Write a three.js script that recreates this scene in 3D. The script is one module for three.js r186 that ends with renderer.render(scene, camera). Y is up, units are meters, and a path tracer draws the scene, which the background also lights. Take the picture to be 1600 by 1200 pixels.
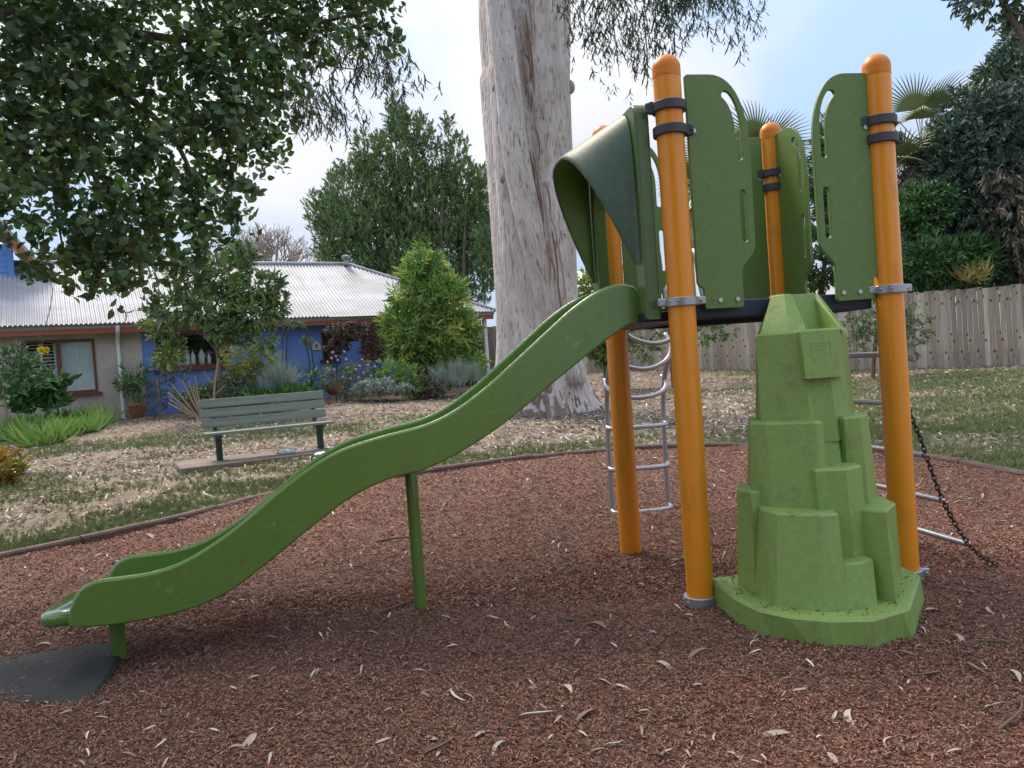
import * as THREE from 'three';
import { mergeGeometries, mergeVertices, toCreasedNormals } from 'three/addons/utils/BufferGeometryUtils.js';
import { RoundedBoxGeometry } from 'three/addons/geometries/RoundedBoxGeometry.js';

// ---------------------------------------------------------------- camera, sky, sun, exposure
const scene = new THREE.Scene();
const camera = new THREE.PerspectiveCamera(53.13, 4 / 3, 0.05, 900);
camera.position.set(0, 1.26, 0);
camera.rotation.set(-0.02621, 0, -0.0711, 'YXZ');
const renderer = new THREE.WebGLRenderer({ antialias: true });
renderer.toneMapping = THREE.LinearToneMapping;
renderer.toneMappingExposure = 1.95;
renderer.shadowMap.enabled = true;
const sun = new THREE.DirectionalLight(0xfff0de, 2.7);
sun.name = 'sun';
sun.position.set(-14, 30, -20);
sun.castShadow = true; sun.shadow.radius = 44; sun.shadow.mapSize.set(2048, 2048);
Object.assign(sun.shadow.camera, { left: -25, right: 25, top: 25, bottom: -25, far: 90 });
scene.add(sun);

// ---------------------------------------------------------------- helpers
function mulberry(a) { return () => { a = (a + 0x6d2b79f5) | 0; let t = Math.imul(a ^ (a >>> 15), 1 | a); t = (t + Math.imul(t ^ (t >>> 7), 61 | t)) ^ t; return ((t ^ (t >>> 14)) >>> 0) / 4294967296; }; }
let rnd = mulberry(11);
const R = (a, b) => a + (b - a) * rnd();
const clamp = (v, a = 0, b = 1) => Math.min(b, Math.max(a, v));
const sm = (t) => { t = clamp(t); return t * t * (3 - 2 * t); };
const lerp = (a, b, t) => a + (b - a) * t;
const h3 = (x, y, z) => { let h = Math.imul(x, 374761393) + Math.imul(y, 668265263) + Math.imul(z, 2147483647 ^ 0x5bd1e995); h = Math.imul(h ^ (h >>> 13), 1274126177); return ((h ^ (h >>> 16)) >>> 0) / 4294967296; };
function vnoise(x, y, z = 0, wx = 0, wy = 0) {   // value noise, periodic in wx, wy when given
  const xi = Math.floor(x), yi = Math.floor(y), zi = Math.floor(z), fx = sm(x - xi), fy = sm(y - yi), fz = sm(z - zi);
  const m = (v, w) => (w ? ((v % w) + w) % w : v);
  const g = (a, b, c) => h3(m(xi + a, wx), m(yi + b, wy), zi + c);
  const l = (a, b, t) => a + (b - a) * t;
  return l(l(l(g(0, 0, 0), g(1, 0, 0), fx), l(g(0, 1, 0), g(1, 1, 0), fx), fy), l(l(g(0, 0, 1), g(1, 0, 1), fx), l(g(0, 1, 1), g(1, 1, 1), fx), fy), fz);
}
function fbm(x, y, z = 0, oct = 4, wx = 0, wy = 0) { let s = 0, a = 0.5, n = 0; for (let i = 0; i < oct; i++) { s += a * vnoise(x, y, z + i * 7.3, wx, wy); n += a; a *= 0.5; x *= 2; y *= 2; z *= 2; wx *= 2; wy *= 2; } return s / n; }
function tex(w, h, fn, srgb = true) {   // fn(u, v) -> [r, g, b] in 0..1
  const d = new Uint8Array(w * h * 4);
  for (let j = 0; j < h; j++) for (let i = 0; i < w; i++) {
    const c = fn(i / w, j / h), o = (j * w + i) * 4;
    d[o] = clamp(c[0]) * 255; d[o + 1] = clamp(c[1]) * 255; d[o + 2] = clamp(c[2]) * 255; d[o + 3] = 255;
  }
  const t = new THREE.DataTexture(d, w, h); t.wrapS = t.wrapT = THREE.RepeatWrapping; t.magFilter = THREE.LinearFilter; t.minFilter = THREE.LinearMipmapLinearFilter;
  if (srgb) t.colorSpace = THREE.SRGBColorSpace; t.needsUpdate = true; return t;
}
const rep = (t, x, y = x) => { const c = t.clone(); c.repeat.set(x, y); c.needsUpdate = true; return c; };
const mix3 = (a, b, t) => [lerp(a[0], b[0], t), lerp(a[1], b[1], t), lerp(a[2], b[2], t)];
const hex = (s) => [parseInt(s.slice(0, 2), 16) / 255, parseInt(s.slice(2, 4), 16) / 255, parseInt(s.slice(4, 6), 16) / 255];

const used = {};
function numbered(name) { const n = used[name] = (used[name] ?? -1) + 1; return n ? name + '_' + String(n).padStart(3, '0') : name; }
function tag(o, label, category, group, kind) {
  o.userData = { label, category };
  if (group) o.userData.group = group;
  if (kind) o.userData.kind = kind;
  return o;
}
function thing(name, label, category, pos = [0, 0, 0], turn = 0, group) {
  const g = new THREE.Group(); g.name = numbered(name); g.position.set(...pos); g.rotation.y = turn; scene.add(g);
  return tag(g, label, category, group);
}
function part(name, geo, mat, parent, pos, rot) {
  const m = new THREE.Mesh(geo, mat); m.name = name; m.castShadow = m.receiveShadow = true;
  if (pos) m.position.set(...pos);
  if (rot) m.rotation.set(...rot);
  parent.add(m); return m;
}
function struct(name, geo, mat) { const m = part(numbered(name), geo, mat, scene); m.userData.kind = 'structure'; return m; }
const V = (a) => new THREE.Vector3(a[0], a[1], a[2]);
const T3 = (g, x, y, z) => g.translate(x, y, z);
function metricUV(g) {   // uv in metres from the dominant direction of each face
  if (g.index) g = g.toNonIndexed();
  const p = g.attributes.position, n = g.attributes.normal, uv = new Float32Array(p.count * 2);
  for (let i = 0; i < p.count; i++) {
    const ax = Math.abs(n.getX(i)), ay = Math.abs(n.getY(i)), az = Math.abs(n.getZ(i));
    if (ay > ax && ay > az) { uv[i * 2] = p.getX(i); uv[i * 2 + 1] = p.getZ(i); }
    else if (ax > az) { uv[i * 2] = p.getZ(i); uv[i * 2 + 1] = p.getY(i); }
    else { uv[i * 2] = p.getX(i); uv[i * 2 + 1] = p.getY(i); }
  }
  g.setAttribute('uv', new THREE.BufferAttribute(uv, 2)); return g;
}
const box = (w, h, d, x = 0, y = 0, z = 0) => metricUV(new THREE.BoxGeometry(w, h, d)).translate(x, y, z);
const rbox = (w, h, d, r = 0.006, seg = 1) => new RoundedBoxGeometry(w, h, d, seg, r);
function join(list) { return mergeGeometries(list.map((g) => { g = g.index ? g.toNonIndexed() : g; for (const k of Object.keys(g.attributes)) if (!['position', 'normal', 'uv'].includes(k)) g.deleteAttribute(k); return g; })); }
function taper(pts, rad, radial = 8, seg = 24, uvScale = 1) {   // tapered tube through points; rad(t, angle)
  const curve = pts.length > 1 ? new THREE.CatmullRomCurve3(pts.map(V), false, 'centripetal') : null, fr = curve.computeFrenetFrames(seg, false);
  const pos = [], uv = [], idx = []; const len = curve.getLength();
  for (let i = 0; i <= seg; i++) {
    const t = i / seg, p = curve.getPointAt(t), N = fr.normals[i], B = fr.binormals[i];
    for (let j = 0; j <= radial; j++) {
      const a = (j / radial) * Math.PI * 2, r = typeof rad === 'function' ? rad(t, a) : rad, c = Math.cos(a) * r, s = Math.sin(a) * r;
      pos.push(p.x + N.x * c + B.x * s, p.y + N.y * c + B.y * s, p.z + N.z * c + B.z * s); uv.push((j / radial) * uvScale, t * len);
    }
  }
  for (let i = 0; i < seg; i++) for (let j = 0; j < radial; j++) { const a = i * (radial + 1) + j, b = a + radial + 1; idx.push(a, b, a + 1, b, b + 1, a + 1); }
  for (const [row, flip] of [[0, 1], [seg, 0]]) for (let j = 1; j < radial - 1; j++) { const o = row * (radial + 1); flip ? idx.push(o, o + j, o + j + 1) : idx.push(o, o + j + 1, o + j); }
  const g = new THREE.BufferGeometry(); g.setAttribute('position', new THREE.Float32BufferAttribute(pos, 3)); g.setAttribute('uv', new THREE.Float32BufferAttribute(uv, 2)); g.setIndex(idx); g.computeVertexNormals(); return g;
}
const tube = (pts, r, seg = 24, radial = 8) => taper(pts, r, radial, seg);
function ground(x, z) {   // height of the gently rising park ground
  const d = -z, s = (t) => 0.5 * (t + Math.sqrt(t * t + 1));
  return 0.04 * (s(d - 5) - s(d - 23)) + 0.2 * sm((x + 1) / 4) * sm((d - 17) / 4) * sm((9 - x) / 4) + 0.12 * sm((d - 13) / 3) * sm((-1 - x) / 3);
}
const at = (x, z, dy = 0) => [x, ground(x, z) + dy, z];

// ---------------------------------------------------------------- sky: high thin cloud with pale blue gaps
{
  const W = 1024, Hh = 512, d = new Float32Array(W * Hh * 4), sd = sun.position.clone().normalize();
  for (let j = 0; j < Hh; j++) for (let i = 0; i < W; i++) {
    const el = ((j + 0.5) / Hh - 0.5) * Math.PI, az = ((i + 0.5) / W - 0.5) * 2 * Math.PI, y = Math.sin(el), x = Math.cos(az) * Math.cos(el), z = Math.sin(az) * Math.cos(el);
    const k = 1 / (Math.max(y, 0) + 0.22), cx = x * k, cz = z * k;
    let c = fbm(cx * 1.5 + 17.81, cz * 1.5 + 2.11, 1.7, 5), f = fbm(cx * 5 + 1, cz * 3 + 4, 5.2, 4);
    const cover = sm((c * 0.78 + f * 0.22 - 0.40) / 0.20) * 0.85 + 0.15;
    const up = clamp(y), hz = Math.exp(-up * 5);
    let blue = mix3([0.32, 0.53, 0.86], [0.60, 0.71, 0.87], hz), cloud = mix3([0.76, 0.78, 0.84], [0.77, 0.76, 0.81], hz);
    const shade = 0.86 + 0.3 * (f - 0.5) + 0.2 * (c - 0.5);
    const glow = 0.16 * Math.pow(Math.max(0, x * sd.x + y * sd.y + z * sd.z), 4);
    const o = (j * W + i) * 4;
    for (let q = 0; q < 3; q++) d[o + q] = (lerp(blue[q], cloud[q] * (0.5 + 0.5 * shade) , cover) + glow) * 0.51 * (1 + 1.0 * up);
    d[o + 3] = 1;
  }
  const t = new THREE.DataTexture(d, W, Hh, THREE.RGBAFormat, THREE.FloatType); t.mapping = THREE.EquirectangularReflectionMapping; t.magFilter = THREE.LinearFilter; t.needsUpdate = true;
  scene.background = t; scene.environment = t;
}

// ---------------------------------------------------------------- materials
const noiseBump = tex(256, 256, (u, v) => { const n = 0.5 * fbm(u * 16, v * 16, 0, 3, 16, 16) + 0.5 * fbm(u * 64, v * 64, 3, 2, 64, 64); return [n, n, n]; }, false);
const fineBump = tex(256, 256, (u, v) => { const n = vnoise(u * 128, v * 128, 1, 128, 128); return [n, n, n]; }, false);
const std = (o) => new THREE.MeshStandardMaterial(o), phys = (o) => new THREE.MeshPhysicalMaterial(o);
const plasticTex = (base, dirt, amount) => tex(768, 768, (u, v) => {
  const n = fbm(u * 14, v * 14, 2, 5, 14, 14), s = vnoise(u * 300, v * 300, 9, 300, 300), w = fbm(u * 4, v * 4, 12, 3, 4, 4) * 0.5, st = fbm((u + w) * 120, (v - w) * 5, 6, 2, 120, 5), st2 = fbm((u - w) * 6, (v + w) * 130, 15, 2, 6, 130);
  const scuff = clamp((Math.max(st, st2) - 0.78) * 7) * clamp((n - 0.42) * 6), k = clamp((n - 0.60) * 4) * amount * 0.8 + (s > 0.955 ? amount * 0.7 : 0);
  let c = mix3(hex(base), hex(dirt), clamp(k)); c = mix3(c, [0.72, 0.76, 0.62], scuff * 0.3); const g = 1 + (vnoise(u * 90, v * 90, 5, 90, 90) - 0.5) * 0.07; return [c[0] * g, c[1] * g, c[2] * g];
});
const M = {};
const slideTex = plasticTex('63843a', '5d6d3d', 0.5), rockTex = plasticTex('829d52', '787453', 0.6), panelTex = plasticTex('647f40', '62764a', 0.15);
M.slide = phys({ map: slideTex, roughness: 0.3, bumpMap: fineBump, bumpScale: 0.0003, clearcoat: 0.45, clearcoatRoughness: 0.15 });
M.hood = phys({ map: plasticTex('4e6350', '6a7468', 0.8), roughness: 0.5, bumpMap: noiseBump, bumpScale: 0.001 });
M.lip = phys({ map: slideTex, roughness: 0.1, clearcoat: 1, clearcoatRoughness: 0.04 });
M.hoodFrame = phys({ map: panelTex, color: 0xd0d8d4, roughness: 0.4, clearcoat: 0.3, clearcoatRoughness: 0.2 });  // panel green, with the shade on the arch frame put into the tint
M.rock = std({ map: rockTex, roughness: 0.55, bumpMap: noiseBump, bumpScale: 0.0015 });
M.panel = std({ map: panelTex, roughness: 0.45, bumpMap: fineBump, bumpScale: 0.0002 });
const postTex = tex(256, 512, (u, v) => {
  const n = fbm(u * 8, v * 14, 4, 4, 8, 14), s = fbm(u * 46, v * 9, 6, 3, 46, 9), c = vnoise(u * 60, v * 150, 3, 60, 150), k = clamp((n - 0.58) * 3) * 0.35 + clamp((s - 0.7) * 5) * 0.3 + (c > 0.95 ? 0.4 : 0);
  return mix3(hex('f0961c'), hex('a06a38'), clamp(k));
});
M.post = phys({ map: postTex, roughness: 0.38, clearcoat: 0.3, clearcoatRoughness: 0.25 });
M.cap = phys({ map: postTex, color: 0xf0dcc8, roughness: 0.45 });
M.steel = std({ color: 0xa9adb2, metalness: 0.75, roughness: 0.42, bumpMap: noiseBump, bumpScale: 0.0006 });
M.darkSteel = std({ color: 0x4a4d54, metalness: 0.35, roughness: 0.55, bumpMap: noiseBump, bumpScale: 0.0012 });
M.chain = std({ color: 0x4c463f, metalness: 0.7, roughness: 0.6 });
M.deck = std({ color: 0x1e2740, roughness: 0.5, bumpMap: noiseBump, bumpScale: 0.0015 });
M.bolt = std({ color: 0xb5b7ba, metalness: 0.9, roughness: 0.3 });

// ---------------------------------------------------------------- the park ground
const KERB = [[-5.4, -4.7], [-4.041, -5.903], [-3.515, -6.408], [-3, -6.983], [-2.475, -7.761], [-1.706, -8.153], [-0.777, -8.515], [0.463, -8.949], [1.444, -8.984], [2.291, -8.777], [3.169, -8.209], [3.733, -7.554], [4.005, -6.942], [4.125, -6.253], [4.75, -4.6], [4.9, -2.4], [4.2, 0.2], [2, 2.2], [-1.5, 2.6], [-4.6, 1.2], [-6.1, -1.4]];
const kerbCurve = new THREE.CatmullRomCurve3(KERB.map(([x, z]) => new THREE.Vector3(x, 0, z)), true, 'centripetal');
const pit = kerbCurve.getPoints(200).map((p) => [p.x, p.z]);
function inside(x, z, poly = pit) { let c = false; for (let i = 0, j = poly.length - 1; i < poly.length; j = i++) { const [xi, zi] = poly[i], [xj, zj] = poly[j]; if ((zi > z) !== (zj > z) && x < ((xj - xi) * (z - zi)) / (zj - zi) + xi) c = !c; } return c; }
const pit2 = pit.filter((p, i) => i % 3 === 0);
function pitDist(x, z) { if (z < -13 || z > 6 || Math.abs(x) > 9) return 4; let m = 1e9; for (const [a, b] of pit2) { const q = (a - x) ** 2 + (b - z) ** 2; if (q < m) m = q; } return Math.sqrt(m); }
function mulchY(x, z) {   // scuffed surface of the mulch
  let y = ground(x, z) + 0.07 * (fbm(x * 1.1 + 9, z * 1.1 + 5, 0, 3) - 0.5) + 0.035 * (fbm(x * 4, z * 4, 3, 3) - 0.5);
  const q = (cx, cz, r, h) => { y += h * Math.exp(-((x - cx) ** 2 + (z - cz) ** 2) / (r * r)); };
  q(1.35, -3.35, 0.55, 0.03); q(-1.95, -3.45, 0.4, -0.02); q(-1.2, -3.3, 0.5, -0.03); q(0.25, -3.85, 0.5, -0.025); q(-0.2, -3.7, 0.3, 0.02); q(1.25, -6.3, 0.6, -0.03); q(2.3, -2.6, 0.5, -0.03); q(0.85, -3.73, 0.16, 0.012); q(1.95, -3.92, 0.16, 0.012); q(0.67, -4.79, 0.16, 0.012); q(-0.56, -3.9, 0.13, 0.02); q(-2.03, -3.6, 0.35, -0.025); q(-2.4, -3.4, 0.5, -0.02); q(-0.9, -2.9, 0.4, 0.02); q(1.9, -2.9, 0.35, 0.02);
  return y;
}
// how grassy (0..1) and how littered with dry leaves (0..1) the lawn is
function lawn(x, z) {
  const d = -z, n = fbm(x * 0.55 + 20, z * 0.9 + 11, 0, 4), n2 = fbm(x * 1.7 + 3, z * 2.6, 4, 3), e = inside(x, z) ? 0 : pitDist(x, z);
  let g = 0.34 + 1.1 * (n - 0.5) + 1.1 * (n2 - 0.5);
  g += 0.28 * Math.exp(-((e - 0.35) ** 2) / 0.35) + 0.30 * sm((x - 3) / 3);
  const tr = Math.hypot(x - 0.6, (z + 13.3) * 0.9); g -= 0.95 * Math.exp(-(tr * tr) / 9);
  if (x < 0) { const strip = d - (12.2 - 0.28 * x * -1 * -1 + 0); g += 0.35 * Math.exp(-((d - 13.2 - 0.10 * (x + 4)) ** 2) / 0.7) - 0.7 * sm((d - 14.6 - 0.2 * (x + 4)) / 1.2) - 0.35 * Math.exp(-((d - 11.2) ** 2) / 1.5); }
  else g -= 0.5 * sm((d - 15.2 + (x > 5 ? (x - 5) * 0.15 : 0)) / 1.4);
  return clamp(g);
}
function litter(x, z) {
  const n = fbm(x * 0.8 + 4, z * 1.1 + 2, 6, 3), tr = Math.hypot(x - 0.6, (z + 12.6) * 0.8);
  let l = 0.35 + 1.1 * (n - 0.5) + 0.8 * Math.exp(-(tr * tr) / 10) + 0.35 * Math.exp(-(((x + 3.5) / 3) ** 2) - ((z + 11) / 1.3) ** 2);
  return clamp(l);
}
{
  const x0 = -26, x1 = 26, z0 = -34, z1 = 6, W = 832, Hh = 640, GR = hex('626f46'), DRY = hex('7f7160'), SOIL = hex('6a5a50');
  const gt = tex(W, Hh, (u, v) => {
    const x = lerp(x0, x1, u), z = lerp(z1, z0, v), near = z > -27 && Math.abs(x) < 19, g = near ? lawn(x, z) : 0.45;
    const a = vnoise(x * 9, z * 9, 2), b = vnoise(x * 20, z * 20, 5), c = mix3(mix3(SOIL, DRY, clamp(0.2 + a * 0.9)), GR, clamp(g * 1.1 - 0.1 + (b - 0.5) * 0.5)), q = 0.8 + 0.4 * b;
    return [c[0] * q, c[1] * q, c[2] * q];
  });
  gt.wrapS = gt.wrapT = THREE.MirroredRepeatWrapping;
  const xs = [], zs = [];
  for (let x = -30; x <= 30; x += 0.5) xs.push(x); for (const x of [40, 60, 100, 200, 400]) { xs.push(x); xs.unshift(-x); }
  for (let z = 12; z >= -40; z -= 0.4) zs.push(z); for (const z of [55, 80, 130, 250, 450]) { zs.push(-z); zs.unshift(z); }
  zs.sort((a, b) => b - a); xs.sort((a, b) => a - b);
  const pos = [], uv = [], idx = [];
  for (const z of zs) for (const x of xs) { pos.push(x, ground(x, z) - (inside(x, z) ? 0.06 : 0), z); uv.push((x - x0) / (x1 - x0), (z1 - z) / (z1 - z0)); }
  for (let j = 0; j < zs.length - 1; j++) for (let i = 0; i < xs.length - 1; i++) { const a = j * xs.length + i, b = a + xs.length; idx.push(a, a + 1, b, a + 1, b + 1, b); }
  const g = new THREE.BufferGeometry(); g.setAttribute('position', new THREE.Float32BufferAttribute(pos, 3)); g.setAttribute('uv', new THREE.Float32BufferAttribute(uv, 2)); g.setIndex(idx); g.computeVertexNormals();
  const gb = rep(noiseBump, 60, 46);
  struct('ground', g, std({ map: gt, roughness: 0.95, bumpMap: gb, bumpScale: 0.03 }));

  // the mulched pit
  const step = 0.09, cells = new Map(), mp = [], mu = [], mi = [];
  const key = (i, j) => i * 4096 + j, vid = (i, j) => { const k = key(i, j); if (!cells.has(k)) { const x = -6.4 + i * step, z = 2.8 - j * step; cells.set(k, mp.length / 3); mp.push(x, mulchY(x, z) + 0.004, z); mu.push(x, z); } return cells.get(k); };
  for (let i = 0; i < 127; i++) for (let j = 0; j < 132; j++) { const x = -6.4 + (i + 0.5) * step, z = 2.8 - (j + 0.5) * step; if (inside(x, z)) { const a = vid(i, j), b = vid(i + 1, j), c = vid(i, j + 1), d = vid(i + 1, j + 1); mi.push(a, b, c, b, d, c); } }
  const mg = new THREE.BufferGeometry(); mg.setAttribute('position', new THREE.Float32BufferAttribute(mp, 3)); mg.setAttribute('uv', new THREE.Float32BufferAttribute(mu, 2)); mg.setIndex(mi); mg.computeVertexNormals();
  const mt = tex(1024, 1024, (u, v) => {
    const a = fbm(u * 8, v * 8, 3, 3, 8, 8), b = vnoise(u * 120, v * 120, 1, 120, 120), c = vnoise(u * 260, v * 260, 6, 260, 260), s = b * 0.55 + c * 0.45;
    const col = mix3(mix3(hex('472f27'), hex('8a6352'), clamp(s * 1.25 - 0.1)), hex('5c4640'), clamp((a - 0.45) * 1.6)); return col;
  });
  const mb = tex(512, 512, (u, v) => { const n = 0.6 * vnoise(u * 90, v * 90, 2, 90, 90) + 0.4 * vnoise(u * 190, v * 190, 4, 190, 190); return [n, n, n]; }, false);
  struct('mulch', mg, std({ map: rep(mt, 0.5), bumpMap: rep(mb, 0.7), bumpScale: 0.02, roughness: 0.95 }));
}
// kerb: a low rubber edging laid in lengths round the pit
{
  const L = kerbCurve.getLength(), n = Math.round(L / 1.2), gap = 0.006 / L, kt = tex(256, 256, (u, v) => { const q = fbm(u * 12, v * 12, 1, 4, 12, 12), s = vnoise(u * 90, v * 90, 3, 90, 90); const c = mix3(hex('4d4340'), hex('7c6459'), q * 0.9 + s * 0.3 - 0.1); return c; });
  const km = std({ map: rep(kt, 1.2), roughness: 0.95, bumpMap: rep(noiseBump, 3), bumpScale: 0.012 });
  const kerb = new THREE.Group(); kerb.name = 'kerb'; kerb.userData = { kind: 'structure' }; scene.add(kerb);
  const prof = [[-0.055, -0.08], [-0.055, 0.018], [-0.04, 0.034], [0.035, 0.034], [0.055, 0.018], [0.055, -0.08]];
  for (let k = 0; k < n; k++) {
    const pos = [], uv = [], idx = [], S = 8, t0 = k / n + gap, t1 = (k + 1) / n - gap, lift = (h3(k, 3, 1) - 0.5) * 0.016;
    for (let i = 0; i <= S; i++) {
      const t = lerp(t0, t1, i / S) % 1, p = kerbCurve.getPointAt(t), d = kerbCurve.getTangentAt(t), nx = d.z, nz = -d.x, y = ground(p.x, p.z) + lift + 0.008 * (vnoise(p.x * 4, p.z * 4) - 0.5);
      for (const [a, b] of prof) { pos.push(p.x + nx * a, y + b, p.z + nz * a); uv.push((i / S) * 1.2, a + b); }
    }
    const P = prof.length;
    for (let i = 0; i < S; i++) for (let j = 0; j < P - 1; j++) { const a = i * P + j, b = a + P; idx.push(a, a + 1, b, a + 1, b + 1, b); }
    for (const [row, f] of [[0, 1], [S, 0]]) for (let j = 1; j < P - 1; j++) { const o = row * P; f ? idx.push(o, o + j + 1, o + j) : idx.push(o, o + j, o + j + 1); }
    const g = new THREE.BufferGeometry(); g.setAttribute('position', new THREE.Float32BufferAttribute(pos, 3)); g.setAttribute('uv', new THREE.Float32BufferAttribute(uv, 2)); g.setIndex(idx);
    part('kerb_length', toCreasedNormals(g, 0.6), km, kerb);
  }
}
// ---------------------------------------------------------------- the play structure
const play = thing('play_structure', 'green and orange climbing tower with wavy slide, rock wall, ladder and chain climber', 'playground', [1.3106, 0, -4.3553], 0.1662);
const PX = 0.559, PZ = 0.535, PR = 0.066, PH = 2.69, DECK = 1.5;
{
  const shaft = new THREE.CylinderGeometry(PR, PR, PH - 0.11 + 0.25, 40, 1, true).translate(0, (PH - 0.11 - 0.25) / 2, 0);
  const capPts = [[PR + 0.0015, 0], [PR + 0.002, 0.045]]; for (let k = 1; k <= 10; k++) { const a = (k / 10) * Math.PI / 2; capPts.push([Math.max(0.0001, (PR + 0.002) * Math.cos(a)), 0.045 + PR * Math.sin(a)]); }
  const cap = new THREE.LatheGeometry(capPts.map(([x, y]) => new THREE.Vector2(x, y)), 40);
  // a clamp: split band with ears and bolt heads
  const bandShape = (r, t) => { const s = new THREE.Shape(); s.absarc(0, 0, r + t, 0, Math.PI * 2); const h = new THREE.Path(); h.absarc(0, 0, r, 0, Math.PI * 2, true); s.holes.push(h); return s; };
  const band = (hgt, t) => new THREE.ExtrudeGeometry(bandShape(PR + 0.001, t), { depth: hgt - 0.006, bevelEnabled: true, bevelSize: 0.003, bevelThickness: 0.003, bevelSegments: 1, curveSegments: 32 }).rotateX(-Math.PI / 2).translate(0, -hgt / 2, 0);
  const ear = (a, hgt, l = 0.05) => rbox(l, hgt, 0.026, 0.008, 2).translate(PR + l / 2 + 0.004, 0, 0).rotateY(a);
  const head = (a, off, y = 0) => new THREE.SphereGeometry(0.009, 10, 6).scale(1, 1, 0.7).translate(PR + off, y, 0.014).rotateY(a);
  const bigClamp = (angles) => join([band(0.045, 0.013), ...angles.flatMap((a) => [ear(a, 0.05, 0.045), rbox(0.03, 0.058, 0.034, 0.008, 2).translate(PR + 0.018, 0, 0).rotateY(a), head(a, 0.036)])]);
  const deckClamp = (a) => join([band(0.042, 0.012), ear(a, 0.04, 0.055), ear(a + Math.PI, 0.04, 0.05), head(a - 0.0, 0.03), head(a + Math.PI, 0.03),
    ...[-1.1, -0.5].map((q) => new THREE.SphereGeometry(0.007, 8, 6).translate(0, 0, PR + 0.014).rotateY(q))]);
  const defs = [[-PX, PZ, [[2.44, [Math.PI * 0.95]], [2.325, [-0.1]]]], [PX, PZ, [[2.35, [Math.PI, 1.6]], [2.26, [-0.1, 1.5]]]], [-PX, -PZ, [[2.44, [Math.PI]], [2.33, [0]]]], [PX, -PZ, [[2.36, [Math.PI, -1.55]], [2.27, [-1.5]]]]];
  for (const [x, z, cl] of defs) {
    const p = part('post', shaft, M.post, play, [x, 0, z]); p.rotation.y = x * 3 + z;
    const sub = (n, g, m, y) => { const q = part(n, g, m, p, [0, y, 0]); q.rotation.y = -p.rotation.y; return q; };
    sub('post_cap', cap, M.cap, PH - 0.112);
    for (const [y, a] of cl) sub('clamp', bigClamp(a), M.darkSteel, y);
    sub('clamp', deckClamp(z > 0 ? 0.0 : 0.2), M.steel, DECK + 0.003);
    if (z > 0) sub('base_collar', join([band(0.05, 0.012), ear(-0.35, 0.045, 0.045), head(-0.35, 0.03), ...[-1.9, -1.2].map((q) => new THREE.SphereGeometry(0.007, 8, 6).translate(0, 0, PR + 0.014).rotateY(q))]), M.steel, 0.045);
  }
  // deck: perforated plate on a folded edge frame
  const deck = part('deck', box(1.0, 0.018, 0.97).translate(0, DECK - 0.012, 0), M.deck, play);
  part('edge_beam', rbox(0.97, 0.085, 0.05, 0.008).translate(0, DECK - 0.045, 0.475), M.deck, deck);
  part('edge_beam', rbox(0.97, 0.085, 0.05, 0.008).translate(0, DECK - 0.045, -0.475), M.deck, deck);
  part('edge_beam', rbox(0.05, 0.085, 0.90, 0.008).translate(-0.475, DECK - 0.045, 0), M.deck, deck);
  part('edge_beam', rbox(0.05, 0.085, 0.90, 0.008).translate(0.475, DECK - 0.045, 0), M.deck, deck);
  part('slide_bracket', rbox(0.22, 0.05, 0.86, 0.008).translate(-0.61, DECK - 0.058, 0.02), M.deck, deck);
}
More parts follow.
